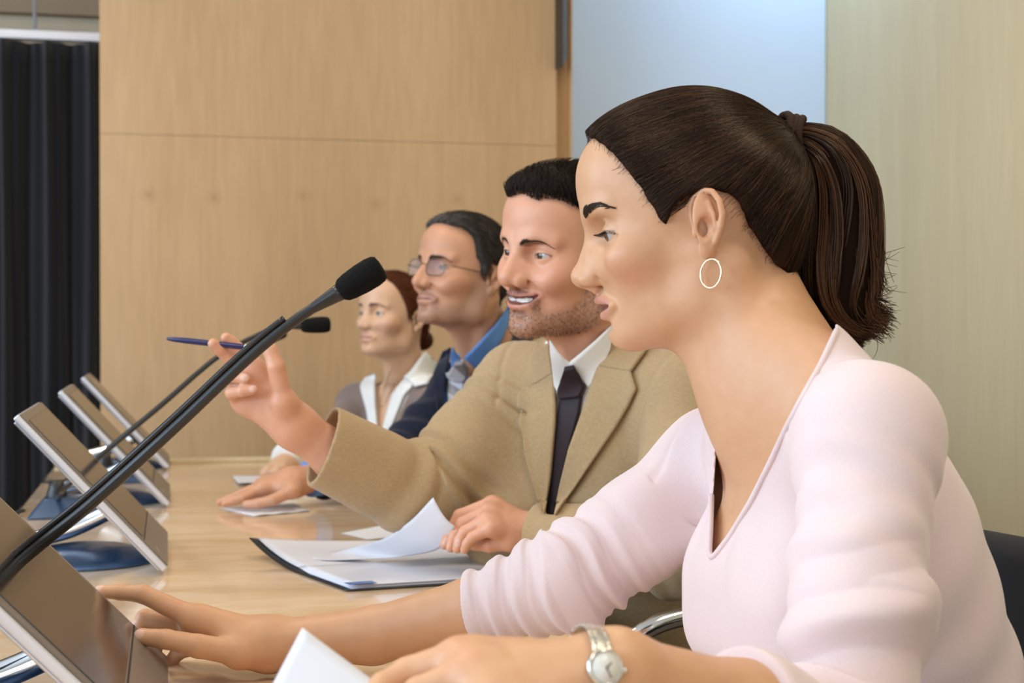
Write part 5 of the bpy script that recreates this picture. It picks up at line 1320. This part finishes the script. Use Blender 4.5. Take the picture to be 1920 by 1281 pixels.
def build_p3():
    root = empty('person', W(960, 1000, 3.1)*V3(1, 1, 0), 'grey-haired man in glasses, navy suit and blue shirt, one palm on the table', 'person')
    H = Fr(heading(27, -11.0, -2.0), W(874, 529, 3.0), 1.05); h = .0021*RES
    S = Sdf(H)
    q = head_ops(S, dict(jaw_w=.047, jaw_r=.018, jaw_z=-.058, chin=(.0775, 0, -.0800), chin_r=(.0165, .020, .0145), brow=.008, brow_x=.001, brow_z=-.003,
        bridge=(.0935, 0, .0175), mid=(.1085, 0, -.004), nose_tip=(.1125, 0, -.0225), nose_r=.0102, mid_r=.0072, ala=(.101, .0132, -.0255), ala_r=(.011, .0062, .008),
        ulip=[(.0962, 0, -.0470), (.0930, .0095, -.0468), (.0870, .019, -.0484), (.0845, .0265, -.0505)], ulip_r=[.0028, .0028, .0025, .0014],
        llip=[(.0938, 0, -.0575), (.0910, .0095, -.0570), (.0860, .019, -.0550), (.0845, .0262, -.0512)], llip_r=[.0036, .0035, .0030, .0014],
        gap=[(.0995, 0, -.0520), (.0965, .010, -.0520), (.0910, .0195, -.0514), (.0865, .0255, -.0508)], gap_r=[.0012, .0012, .001, .0006], smile=.55,
        ap=(.0890, .0312, .0088), ap_r=(.0095, .0136, .0042)))
    S.fr = WORLD; hv = H.w
    nb = W(922, 675, 3.10)
    S.cone(hv((-.02, 0, -.035)), nb, .054, .058, k=.03); S.cone(hv((.012, 0, -.075)), W(890, 672, 3.04), .018, .02, k=.03); S.cone(hv((-.022, .054, -.03)), W(895, 690, 3.03), .016, .012, k=.02)
    T, fd, lt = tframe(30, 6, W(950, 790, 3.12))
    fsh, fel, fwr = W(872, 728, 3.16), W(748, 862, 3.00), W(548, 905, 2.80)
    nsh, nel, nwr = W(1010, 722, 2.97), W(980, 900, 2.86), W(880, 905, 2.83)
    torso_ops(S, T, nsh, fsh, nb, -.008)
    limb(S, [nsh, nel, nwr], [.045, .04, .027], infl=-.004); limb(S, [fsh, fel, W(640, 886, 2.88), fwr], [.045, .04, .033, .027], infl=-.001)
    hand_ops(S, fwr, [
        ([W(548, 921, 2.75), W(512, 938, 2.735), W(485, 944, 2.735), W(462, 946, 2.74)], [.0125, .0105, .0092, .008]),
        ([W(490, 918, 2.775), W(455, 934, 2.755), W(438, 940, 2.752), W(422, 944, 2.75)], [.0118, .009, .0082, .007]),
        ([W(489, 912, 2.80), W(447, 930, 2.785), W(428, 937, 2.782), W(412, 942, 2.78)], [.0118, .0092, .0082, .007]),
        ([W(494, 909, 2.825), W(458, 926, 2.815), W(442, 933, 2.81), W(426, 938, 2.81)], [.0115, .009, .008, .0068]),
        ([W(504, 909, 2.845), W(476, 922, 2.84), W(464, 928, 2.84), W(452, 932, 2.84)], [.0105, .008, .007, .006])], palm_r=.0140, k=.014, wr=.025)
    hand_ops(S, nwr, [
        ([W(850, 905, 2.80), W(830, 912, 2.79), W(812, 914, 2.79), W(800, 915, 2.79)], [.0125, .0105, .0092, .008]),
        ([W(835, 892, 2.83), W(805, 900, 2.84), W(792, 908, 2.84), W(782, 914, 2.84)], [.0118, .009, .0082, .007]),
        ([W(838, 890, 2.85), W(806, 899, 2.87), W(792, 907, 2.87), W(782, 913, 2.87)], [.0118, .0092, .0082, .007]),
        ([W(842, 890, 2.87), W(815, 899, 2.89), W(802, 906, 2.89), W(792, 911, 2.89)], [.0115, .009, .008, .0068]),
        ([W(850, 892, 2.89), W(828, 900, 2.90), W(818, 906, 2.90), W(810, 910, 2.90)], [.0105, .008, .007, .006])], palm_r=.0140, k=.014, wr=.025)
    V, Q = sdf_mesh(S.ops, h); N = vnormals(V, Q); L = H.l(V).astype(float)
    col = np.tile(SKIN3, (len(V), 1)); brow = [(.0985, .0115, .0225), (.0965, .0210, .0262), (.0870, .0370, .0282), (.0730, .0490, .0240)]
    col, sm = stubble_cols(col, L, (.17, .125, .105), .5)
    col = face_cols(col, L, q, (.50, .21, .17), (.22, (.66, .25, .16)), brow, (.05, .035, .03))
    hk = np.exp(-((V-fwr)**2).sum(1)/.14**2)
    np_mesh('body', V, Q, M['skin3'], root, True, col)
    add_eye(H, q, (.96, .10, .10), root, (.10, .07, .05))
    brow_hairs(H, S.ops, brow, 130, M['hair3'], root, (.03, .022, .018), ln=.008, wd=.003)
    def skull(C, t): C.ell((.008, 0, .0355), np.array((.093, .073, .0865))+t); C.ell((.050, 0, .066), np.array((.043, .051, .035))+t, k=.03)
    poly = [(.092, .086), (.082, .083), (.070, .084), (.056, .074), (.050, .055), (.046, .036), (.035, .026), (.028, .004), (.016, -.006), (.010, .010), (.004, .030), (-.014, .033), (-.026, .018), (-.032, -.006), (-.042, -.040), (-.07, -.066), (-.16, -.06), (-.16, .2), (.12, .2), (.112, .095)]
    def cf(Lp):
        g = np.clip(.30+.45*(1-sstep(.0, .05, Lp[:, 2]))+.5*sstep(.05, .10, Lp[:, 0]), 0, 1)*RNG.uniform(0, 1, len(Lp)); return mixc(np.tile(np.array((.018, .014, .012)), (len(Lp), 1)), g, (.20, .18, .165))
    def flow(p): return np.stack([-.9+0*p[:, 0], .25*np.sign(p[:, 1]), -.75+5*np.clip(p[:, 2]-.05, 0, .06)], 1)
    short_hair(root, H, skull, S.ops, poly, .011, M['hair3'], None, cf, 3200, .022, flow, .003*RES, lift=.003, r=.0005)
    # glasses
    G = bpy.data.objects.new('eyeglasses', None); G.location = tuple(hv((.1, 0, .008))); C.objects.link(G); place(G, root)
    def gl(p): return hv(p)
    rims, lens_v, lens_f = [], [], []
    for sg in (1, -1):
        t = np.linspace(0, 2*math.pi, 49); ex, ez = .0235, .0155
        ca, sa = np.cos(t), np.sin(t); rr = (np.abs(ca)**3.2+np.abs(sa)**3.2)**(-1/3.2)
        pts = np.array([gl((.1045-.006*((.033+.0235*c*r-.012)/.04)**2*1.0, sg*(.033+ex*c*r), .0065+ez*s_*r)) for c, s_, r in zip(ca, sa, rr)])
        v, f = tube_arrays(pts, .00115, 8, False); np_mesh('rim', v, f, M['frame_metal'], G)
        cpt = gl((.1048, sg*.033, .0065)); vv = np.vstack([pts[:-1], cpt[None]]); kk = len(pts)-1; ff = np.stack([np.arange(kk), (np.arange(kk)+1) % kk, np.full(kk, kk)], -1)
        lo_ = np_mesh('lens', vv, [ff], M['lens'], G); md = lo_.modifiers.new('t', 'SOLIDIFY'); md.thickness = .0012
        tube('temple_arm', [gl((.1005, sg*.0565, .012)), gl((.094, sg*.0655, .0125)), gl((.05, sg*.0735, .0130)), gl((.0, sg*.0755, .0145)), gl((-.012, sg*.0735, .009))], .0012, M['frame_metal'], G, 8)
    tube('bridge', [gl((.1045, .0095, .010)), gl((.1075, .004, .0125)), gl((.1075, -.004, .0125)), gl((.1045, -.0095, .010))], .0011, M['frame_metal'], G, 8)
    # shirt, tie
    Sh = Sdf(); torso_ops(Sh, T, nsh, fsh, nb, -.001, tr=.046); Sh.cone(nb-V3(0, 0, .02), hv((-.005, 0, -.088)), .0645, .062, k=.02)
    limb(Sh, [nsh, nel], [.049, .044]); limb(Sh, [fsh, fel], [.049, .044]); Sc = Sdf(); Sc.ops = list(Sh.ops); Sc.cone(nb, hv((-.006, 0, -.03)), .064, .062, k=.02)
    up = hv((0, 0, 0))-nb; up /= np.linalg.norm(up); Sh.half(W(905, 655, 3.07), up*.8+fd*.6, 'i', .002); Sh.half(W(940, 1000, 3.1), (0, 0, -1))
    v, qd = sdf_mesh(Sh.ops, .0045*RES); np_mesh('shirt', v, qd, M['shirt_blue'], root)
    cloth_panel('collar_leaf', Sc.ops, [(952, 572), (925, 610), (888, 650), (870, 668)], [(952, 600), (935, 640), (915, 672), (892, 688)], M['shirt_blue'], root, .007, .004, 24, 8)
    cloth_panel('collar_leaf', Sc.ops, [(850, 648), (856, 660), (864, 668)], [(846, 662), (848, 676), (852, 686)], M['shirt_blue'], root, .007, .004, 14, 6)
    tp = cloth_panel('necktie', Sh.ops, [(848, 704), (840, 740), (836, 780), (835, 812), (838, 850)], [(874, 702), (874, 740), (870, 780), (866, 812), (860, 850)], M['tie_stripe'], root, .010, .007, 34, 8)
    cloth_panel('tie_knot', Sc.ops, [(855, 672), (850, 686), (850, 706)], [(868, 670), (880, 688), (875, 705)], M['tie_stripe'], root, .017, .014, 14, 8)
    # jacket
    J = Sdf(); torso_ops(J, T, nsh, fsh, nb, .0085, tr=.05); J.cone(nb-V3(0, 0, .03), W(945, 640, 3.14), .065, .058, k=.03)
    AN = Sdf(); limb(AN, [nsh, nel, nwr], [.060, .054, .042]); AF = Sdf(); limb(AF, [fsh, fel, W(600, 895, 2.845)], [.060, .056, .043])
    AF.half(W(602, 895, 2.845), fwr-fel); AN.half(nwr-(nwr-nel)*.08, nwr-nel); J.group(AN, k=.03); J.group(AF, k=.03)
    def fold(P):
        Pd = P.astype(float); d, t = seg_dist(Pd, [fsh, fel, W(600, 895, 2.845)]); m = 1-sstep(.08, .11, d); w = wob(P, 22, .3)
        return (-m*.006*np.exp(-((t-.5)/.16)**2)*np.sin(t*52+w*2.5)-.0025*w*(1-m)-m*.003*np.sin(t*30+w*3)).astype(f4)
    J.disp(fold, (0, 0, 0), None); Jf = list(J.ops)
    J.add(prism([(958, 520), (956, 585), (930, 640), (898, 700), (884, 760), (868, 815), (862, 850), (838, 850), (834, 812), (832, 760), (838, 705), (848, 650), (850, 600)], nb, fd*.98+V3(0, 0, .12)), (0, 0, 0), None, 's', .002)
    J.cone(nb+fd*.01, hv((.01, 0, -.02)), .0655, .085, 's', .004); J.half(W(940, 1010, 3.1), (0, 0, -1))
    v, qd = sdf_mesh(J.ops, .004*RES, smooth=1); np_mesh('jacket', v, qd, M['navy'], root)
    cloth_panel('lapel', Jf, [(956, 588), (930, 642), (898, 702), (884, 762), (868, 818), (862, 850)], [(992, 640), (972, 690), (950, 712), (926, 775), (896, 815), (868, 850)], M['navy'], root, .006, .005, 50, 10, curl=.004)
    cloth_panel('lapel', Jf, [(847, 655), (838, 705), (832, 760), (834, 812), (838, 850)], [(836, 665), (818, 705), (816, 745), (822, 800), (834, 850)], M['navy'], root, .006, .005, 40, 8, curl=.004)
    # blue shirt cuff past the sleeve
    cf_ = Sdf(); ax = (fwr-fel)/np.linalg.norm(fwr-fel); c0 = W(598, 895, 2.843); cf_.cone(c0-ax*.02, c0+ax*.05, .037, .034); cf_.half(c0+ax*.026, ax)
    v, qd = sdf_mesh(cf_.ops, .003); np_mesh('shirt_cuff', v, qd, M['shirt_blue'], root)
    lower_body(root, W(1010, 1050, 3.18), fd*.5+V3(-1, 0, 0)*.5, M['navy'], M['shoe'], .08, h=.009)
    return S, J
S3, J3 = build_p3()
# ------------------------------------------------------------------ the woman at the far end
SKIN4 = np.array((.68, .42, .27))
M['skin4'] = skin_mat('skin_fair', .12, .46)
M['hair4'] = hair_mat('auburn_hair', (1, 1, 1), .38)
M['taupe'] = cloth_mat('taupe_knit', (.20, .145, .125), (.27, .20, .175), 700, .85, .3, .2)
def build_p4():
    root = empty('person', W(790, 960, 3.75)*V3(1, 1, 0), 'auburn-haired woman in a taupe cardigan over a white collared blouse, farthest away', 'person')
    H = Fr(heading(33, -9.0, 0.0), W(742, 605, 3.65), .985); h = .0024*RES
    S = Sdf(H)
    q = head_ops(S, dict(jaw_w=.0365, jaw_r=.0155, jaw_z=-.053, brow=.0058, brow_z=-.002, cran_r=(.093, .071, .0855), face_r=(.0505, .0515, .074), chin=(.0772, 0, -.0765), chin_r=(.0155, .0172, .0138),
        bridge=(.0920, 0, .0175), mid=(.1035, 0, -.0065), nose_tip=(.1085, 0, -.0220), nose_r=.0090, mid_r=.0062, ala_r=(.0102, .0054, .0072),
        ulip=[(.0968, 0, -.0452), (.0940, .0078, -.0446), (.0885, .0165, -.0472), (.0840, .0240, -.0506)], ulip_r=[.0032, .0033, .0029, .0016],
        llip=[(.0938, 0, -.0590), (.0912, .009, -.0586), (.0862, .017, -.0566), (.0838, .0238, -.0516)], llip_r=[.0040, .0040, .0033, .0016],
        gap=[(.1000, 0, -.0522), (.0970, .008, -.0522), (.0915, .0165, -.0517), (.0850, .0235, -.0512)], gap_r=[.0016, .0015, .0012, .0006],
        ap_r=(.0095, .0136, .0040)))
    S.fr = WORLD; hv = H.w; nb = W(760, 712, 3.70)
    S.cone(hv((-.022, 0, -.035)), nb, .0445, .048, k=.03); S.cone(hv((.012, 0, -.075)), W(735, 706, 3.65), .013, .018, k=.03)
    T, fd, lt = tframe(36, 4, W(772, 815, 3.72))
    fsh, fel, fwr = W(672, 762, 3.77), W(606, 850, 3.60), W(535, 872, 3.40)
    nsh, nel, nwr = W(822, 764, 3.60), W(822, 880, 3.47), W(735, 850, 3.42)
    rib = (.095, .130, .185); be = (.10, .125, .16); ch = (.04, 0, -.01)
    tk = dict(rib=rib, belly=be, chest=ch, tr=.040)
    torso_ops(S, T, nsh, fsh, nb, -.007, **tk)
    limb(S, [nsh, nel, nwr], [.038, .033, .022]); limb(S, [fsh, fel, fwr], [.038, .034, .023])
    hand_ops(S, nwr, [
        ([W(715, 846, 3.40), W(704, 838, 3.40), W(694, 834, 3.40), W(685, 834, 3.40)], [.011, .0095, .0082, .0072]),
        ([W(706, 852, 3.43), W(684, 846, 3.45), W(674, 852, 3.45), W(668, 858, 3.45)], [.0108, .0082, .0074, .0064]),
        ([W(708, 857, 3.41), W(684, 853, 3.42), W(674, 858, 3.42), W(668, 863, 3.42)], [.0108, .0084, .0074, .0064]),
        ([W(711, 862, 3.39), W(688, 859, 3.39), W(678, 863, 3.39), W(672, 867, 3.39)], [.0104, .008, .0072, .0062]),
        ([W(716, 866, 3.37), W(696, 865, 3.37), W(688, 868, 3.37), W(682, 870, 3.37)], [.0096, .0072, .0064, .0056])], palm_r=.012, k=.012, wr=.021)
    hand_ops(S, fwr, [
        ([W(530, 878, 3.36), W(520, 884, 3.34), W(512, 886, 3.34), W(506, 887, 3.34)], [.011, .0095, .0082, .0072]),
        ([W(515, 876, 3.36), W(502, 882, 3.34), W(498, 886, 3.34), W(494, 889, 3.34)], [.0108, .0082, .0074, .0064]),
        ([W(514, 874, 3.38), W(500, 880, 3.37), W(495, 884, 3.37), W(491, 887, 3.37)], [.0108, .0084, .0074, .0064]),
        ([W(516, 873, 3.40), W(504, 879, 3.40), W(499, 883, 3.40), W(495, 886, 3.40)], [.0104, .008, .0072, .0062]),
        ([W(520, 873, 3.42), W(511, 878, 3.42), W(506, 881, 3.42), W(503, 884, 3.42)], [.0096, .0072, .0064, .0056])], palm_r=.012, k=.012, wr=.021)
    V, Q = sdf_mesh(S.ops, h); L = H.l(V).astype(float)
    col = np.tile(SKIN4, (len(V), 1)); brow = [(.0985, .0125, .0250), (.0960, .0205, .0285), (.0855, .0360, .0305), (.0700, .0490, .0262)]
    col = face_cols(col, L, q, (.56, .22, .20), (.40, (.68, .28, .22)), brow, (.12, .06, .035))
    np_mesh('body', V, Q, M['skin4'], root, True, col)
    brow_hairs(H, S.ops, brow, 90, M['hair4'], root, (.07, .035, .02), ln=.0065, wd=.0024)
    add_eye(H, q, (.97, .02, .06), root, (.07, .09, .11))
    hc = np.array((.055, .016, .008)); hc2 = np.array((.15, .045, .018))
    def skull(Cx, t): Cx.ell((.008, 0, .0355), np.array((.093, .071, .0855))+t); Cx.ell((.052, 0, .062), np.array((.042, .050, .037))+t, k=.03); Cx.ell((-.047, 0, -.015), (.036, .050, .045), k=.03)
    poly = [(.0835, .0915), (.074, .0815), (.066, .072), (.0575, .060), (.0480, .046), (.0390, .030), (.0300, .012), (.0200, -.008), (.012, -.006), (.010, .014), (.004, .0265), (-.014, .0285), (-.0265, .0225), (-.0330, .010), (-.040, -.012), (-.050, -.034), (-.075, -.062), (-.16, -.06), (-.16, .2), (.11, .2), (.105, .105)]
    tgt = V3(-.09, 0, -.025)
    def flow(p): return (tgt-p)/np.linalg.norm(tgt-p, axis=1)[:, None]
    def cf(Lp): return mixc(np.tile(hc, (len(Lp), 1)), RNG.uniform(0, .8, len(Lp)), hc2)
    short_hair(root, H, skull, S.ops, poly, .008, M['hair4'], None, cf, 2600, .055, flow, .003*RES, lift=.0008, r=.0005, spread=.05, rough_amp=.001, steps=10)
    # low bun of coiled hair
    bc = V3(-.094, 0, -.030); strands_ = []; cc = []
    B = Sdf(H); B.ell(bc, (.024, .029, .024)); B.cone(bc+V3(.03, 0, .01), bc, .02, .02, k=.01); v, qd = sdf_mesh(B.ops, .003*RES); np_mesh('hair_bun', v, qd, M['hair4'], root, True, np.tile(hc*.8, (len(v), 1)))
    for i in range(420):
        a0 = rnd.uniform(0, 6.28); t = np.linspace(0, rnd.uniform(1.5, 4.5), 22)+a0; el = rnd.uniform(-1.2, 1.2); rr = 1.03+rnd.uniform(0, .06)
        P = bc+np.stack([.024*rr*np.sin(el)*np.ones(22), .029*rr*np.cos(el)*np.cos(t), .024*rr*np.cos(el)*np.sin(t)], 1)
        strands_.append(P); cc.append(hc*(1-(s_ := rnd.random()))+hc2*s_)
    P = np.array(strands_); sh = P.shape; strands('bun_strands', (P.reshape(-1, 3)*H.s@H.R.T+H.t).reshape(sh), .0005, .0003, M['hair4'], root, np.array(cc))
    # white blouse with an open collar, then the cardigan
    Bl = Sdf(); torso_ops(Bl, T, nsh, fsh, nb, .0, **tk); Bl.cone(nb-V3(0, 0, .04), nb, .052, .050, k=.02)
    vcut = [(770, 610), (768, 672), (742, 716), (728, 760), (716, 805), (712, 812), (709, 800), (708, 760), (704, 700), (700, 660), (700, 610)]
    up = hv((0, 0, 0))-nb; up /= np.linalg.norm(up)
    Bl.add(prism(vcut, nb, fd*.98+V3(0, 0, .15)), (0, 0, 0), None, 's', .002); Bl.cone(nb+fd*.012, hv((.0, 0, -.02)), .0505, .07, 's', .003)
    limb(Bl, [nsh, nel], [.041, .036]); limb(Bl, [fsh, fel], [.041, .037]); Bl.half(W(770, 960, 3.7), (0, 0, -1))
    v, qd = sdf_mesh(Bl.ops, .004*RES, smooth=1); np_mesh('blouse', v, qd, M['shirt_white'], root)
    Bs = Sdf(); torso_ops(Bs, T, nsh, fsh, nb, .004, **tk); Bs.cone(nb-V3(0, 0, .02), hv((-.02, 0, -.03)), .054, .052, k=.02)
    cloth_panel('collar_leaf', Bs.ops, [(792, 660), (772, 690), (757, 706)], [(812, 688), (805, 728), (783, 732)], M['shirt_white'], root, .010, .004, 20, 8, curl=.006)
    cloth_panel('collar_leaf', Bs.ops, [(792, 662), (765, 700), (744, 730), (728, 775), (716, 822)], [(800, 690), (785, 716), (760, 742), (740, 790), (722, 832)], M['shirt_white'], root, .0065, .004, 30, 8)
    cloth_panel('collar_leaf', Bs.ops, [(706, 704), (705, 725), (706, 762), (711, 822)], [(684, 716), (679, 730), (692, 768), (704, 832)], M['shirt_white'], root, .0075, .004, 30, 8, curl=.004)
    J = Sdf(); torso_ops(J, T, nsh, fsh, nb, .0065, **tk); AF = Sdf(); limb(AF, [fsh, fel, W(560, 868, 3.45)], [.047, .043, .036]); AN = Sdf(); limb(AN, [nsh, nel, nwr], [.047, .044, .033])
    c3 = W(590, 862, 3.515)
    AF.half(c3, fwr-fel); AN.half(nwr-(nwr-nel)*.12, nwr-nel); J.group(AF, k=.025); J.group(AN, k=.025)
    def fold(P):
        w = wob(P, 30, .6); d, t = seg_dist(P.astype(float), [fsh, fel, c3]); m = 1-sstep(.06, .085, d); tl = T.l(P)
        return (-m*.004*np.sin(t*34+w*2.6)-(1-m)*(.0035*np.sin(tl[:, 1]*150+tl[:, 2]*30+w*2)*sstep(.12, .02, tl[:, 2]))).astype(f4)
    J.disp(fold, (0, 0, 0), None)
    J.add(prism([(800, 640), (792, 690), (768, 735), (742, 790), (722, 832), (706, 834), (692, 770), (680, 712), (690, 640)], nb, fd*.98+V3(0, 0, .15)), (0, 0, 0), None, 's', .003)
    J.cone(nb+fd*.012, hv((.0, 0, -.02)), .056, .075, 's', .003); J.half(W(770, 960, 3.7), (0, 0, -1))
    v, qd = sdf_mesh(J.ops, .004*RES, smooth=1); np_mesh('cardigan', v, qd, M['taupe'], root)
    # white turned-back cuff at the forearm on the table
    Cf = Sdf(); ax = (fwr-fel)/np.linalg.norm(fwr-fel); Cf.cone(c3-ax*.015, W(538, 858, 3.425), .040, .036); Cf.half(W(532, 866, 3.40), ax); Cf.half(c3-ax*.01, -ax)
    v, qd = sdf_mesh(Cf.ops, .003); np_mesh('blouse_cuff', v, qd, M['shirt_white'], root)
    nk = [(733, 690), (716, 745), (712, 757), (716, 762), (722, 757), (742, 715)]
    g = np.array(nk, float); d = CF+CR*((spline(g, 50)[:, :1]-960)/FPX)-CU*((spline(g, 50)[:, 1:]-640.5)/FPX); Pn, _ = march(S.ops, CAM, d/np.linalg.norm(d, axis=1)[:, None], 3.3, 4.2, .5, 110)
    tube('necklace', Pn.astype(float)+grad(S.ops, Pn)*.0015, .0011, M['gold'], root, 6)
    lower_body(root, W(830, 1000, 3.8), fd*.5+V3(-1, 0, 0)*.5, M['trouser_dark'], M['shoe'], .074, h=.009)
    return S, J
S4, J4 = build_p4()
pe = empty('ballpoint_pen', W(400, 646, 2.0), 'navy ballpoint pen with a white end held up by the man in tan', 'pen')
a, b = W(496, 655, 1.992), W(312, 635, 2.005); dxy = b-a; Lp = np.linalg.norm(dxy)
lathe('barrel', [(.0034, Lp*.20), (.0040, Lp*.25), (.0040, Lp*.78), (.0033, Lp*.92), (.0022, Lp*.985), (.0006, Lp)], a, dxy, M['pen'], pe, 20)
lathe('grip_end', [(.0005, 0), (.0034, .0008), (.0037, .004), (.0038, Lp*.2), (.0030, Lp*.205)], a, dxy, M['pen_white'], pe, 20)
# ------------------------------------------------------------------ chairs
def make_chair():
    t = empty('conference_chair', (0, 0, 0), 'x', 'chair', 'black conference chairs with chrome arms')
    S = Sdf(); S.box((0, 0, .435), (.235, .235, .038), .03); S.ell((.02, 0, .46), (.22, .22, .03), k=.02)
    v, q = sdf_mesh(S.ops, .009); np_mesh('seat', v, q, M['black_cloth'], t)
    B = Sdf(); B.box((.245, 0, .67), (.028, .225, .205), .026, R=rot((0, 1, 0), 7)); B.disp(lambda P: (.0*P[:, 0]).astype(f4), (0, 0, 0), None)
    v, q = sdf_mesh(B.ops, .008); v[:, 0] -= .35*v[:, 1]**2; np_mesh('backrest', v, q, M['black_cloth'], t)
    for sg in (1, -1):
        y = sg*.262
        p = spline([(.20, y*.95, .40), (.215, y, .50), (.20, y, .65), (.12, y, .722), (-.02, y, .728), (-.115, y, .705), (-.155, y, .63), (-.150, y, .50), (-.13, y*.95, .405)], 60)
        tube('armrest', p, .0125, M['chrome'], t, 12)
    tube('gas_column', [(0, 0, .40), (0, 0, .09)], .026, M['chrome'], t, 16)
    for k in range(5):
        a = k*2*math.pi/5+.3; d = V3(math.cos(a), math.sin(a), 0)
        lg = tube('base_leg', [V3(0, 0, .10), d*.15+V3(0, 0, .095), d*.285+V3(0, 0, .068)], [.022, .019, .013], M['chrome'], t, 10)
        lathe('caster', [(.001, -.012), (.026, -.012), (.028, -.008), (.028, .008), (.026, .012), (.001, .012)], d*.285+V3(0, 0, .028), np.cross(d, (0, 0, 1)), M['black'], lg, 18)
    return t
def copy_tree(o, parent=None):
    c = o.copy(); C.objects.link(c)
    if parent is not None: c.parent = parent
    for ch in list(o.children): copy_tree(ch, c)
    return c
CH = make_chair()
for k, (cx, cy, rz, lab) in enumerate([(.575, 1.175, 4, 'black chair of the woman in pink, its back edge at the right'),
                                       (.655, 2.005, 4, 'black chair with a bright chrome arm under the man in the tan jacket'),
                                       (.79, 2.92, 8, 'black chair under the man in the navy suit'),
                                       (.82, 3.62, 10, 'black chair under the auburn-haired woman at the far end')]):
    c = CH if k == 0 else copy_tree(CH)
    c['label'] = lab; c.location = (cx, cy, 0); c.rotation_euler = (0, 0, math.radians(rz))
# ------------------------------------------------------------------ papers and folder
def sheet(name, G, m, parent=None, th=.0004):
    """paper from an (n,m,3) grid of points"""
    n, k, _ = G.shape; v = G.reshape(-1, 3); i = np.arange(n-1)[:, None]*k; j = np.arange(k-1)[None]
    f = np.stack([i+j, i+j+1, i+k+j+1, i+k+j], -1).reshape(-1, 4); o = np_mesh(name, v, f, m, parent)
    md = o.modifiers.new('thickness', 'SOLIDIFY'); md.thickness = th; md.offset = 0; return o
def quad_grid(a, b, c, d, n=12, m=12, zf=None):
    s = np.linspace(0, 1, n)[:, None, None]; t = np.linspace(0, 1, m)[None, :, None]
    G = (1-s)*((1-t)*a+t*b)+s*((1-t)*d+t*c)
    if zf is not None: G[..., 2] += zf(np.linspace(0, 1, n)[:, None], np.linspace(0, 1, m)[None, :])
    return G
fo = empty('presentation_folder', on_z(700, 1070, ZT), 'open black folder of white papers on the table beside the man in tan', 'folder')
B0 = on_z(655, 1110, ZT); u = CR*.283+V3(math.sin(YAW), math.cos(YAW), 0)*.10; u = u/np.linalg.norm(u)*.305
w = CR*.182-V3(math.sin(YAW), math.cos(YAW), 0)*.305; w = w/np.linalg.norm(w)*.172
def leaf(o, a0, a1, b0, b1, zf, n=14, m=22):
    a = np.linspace(a0, a1, n); b = np.linspace(b0, b1, m); G = o[None, None]+a[:, None, None]*w+b[None, :, None]*u; G[..., 2] = ZT+zf(a[:, None], b[None, :]); return G
back = lambda a, b: .0016+np.where(a < -1, .020*(a+1)**2*np.exp(-b*2.2)+.004*np.clip(-a-1, 0, 1), 0.0)
O = B0.copy()
sheet('cover', leaf(O, -2.02, .0, -.01, 1.01, back, 40, 24), M['cover'], fo, .0016)
for k in range(5):
    z = .0028+.0011*k; dx = .012*math.sin(k*2.1)
    sheet('paper', leaf(O, -.97+dx, -.03+dx*.6, .015+dx, .985+dx, lambda a, b, z=z: z+.003*np.exp(-((a+.95)/.06)**2)+.0*b), M['paper_cool'], fo)
for k in range(4):
    z = .0030+.0011*k; dx = .010*math.sin(k*1.7+1)
    sheet('paper', leaf(O, -1.96+dx, -1.06, .03+dx, .97+dx, lambda a, b, z=z: back(a, b)+z-.0012), M['paper_cool'], fo)
# the page being turned
Ct = np.array([W(565, 1048, 2.155), W(640, 1032, 2.17), W(715, 1012, 2.08), W(768, 978, 2.02), W(812, 933, 1.965)]); Bt = np.array([W(600, 1052, 2.12), W(690, 1048, 2.105), W(770, 1042, 2.07), W(825, 1028, 2.02), W(854, 988, 1.968)])
a, b = spline(Ct, 30), spline(Bt, 30); t = np.linspace(0, 1, 12)[None, :, None]; G = a[:, None]*(1-t)+b[:, None]*t; G[..., 2] += (-.006*np.sin(math.pi*np.linspace(0, 1, 12))[None]*np.linspace(0, 1, 30)[:, None])
G[..., 2] = np.maximum(G[..., 2], ZT+.010)
sheet('turned_page', G, M['paper_cool'], fo)
sheet('clear_pocket_edge', leaf(O, -.10, .0, .0, .12, lambda a, b: .0092+.004*b), M['blue_edge'], fo)
# loose papers
def flat(name, px, lab, cat, m, z=.0012, zf=None, grp=None):
    P = [on_z(x, y, ZT+z) for x, y in px]; o = sheet(name, quad_grid(*P, zf=zf), m); return tag(o, lab, cat, grp)
flat('printed_sheet', [(414, 953), (548, 943), (584, 958), (476, 968)], 'printed sheet lying by the hand of the man in navy', 'paper', M['paper_cool'], .0012, lambda s, t: .003*np.clip(s-.6, 0, 1)*np.sin(t*9)**2)
flat('notepad', [(436, 892), (520, 892), (524, 904), (446, 906)], 'small white notepad on the table before the woman at the far end', 'notepad', M['paper_cool'], .006)
flat('blank_sheet', [(640, 1000), (720, 985), (775, 1003), (690, 1012)], 'white sheet half under the elbow of the man in tan', 'paper', M['paper'], .0012)
# the sheet the nearest woman holds up
P = [W(567, 1177, .905), W(742, 1308, .872), W(640, 1520, .84), W(440, 1420, .865)]
tag(sheet('held_sheet', quad_grid(*P, zf=lambda s, t: .004*np.sin(s*2.5)*np.sin(t*3)), M['paper']), 'white sheet held up in the near hand of the woman in pink', 'paper')
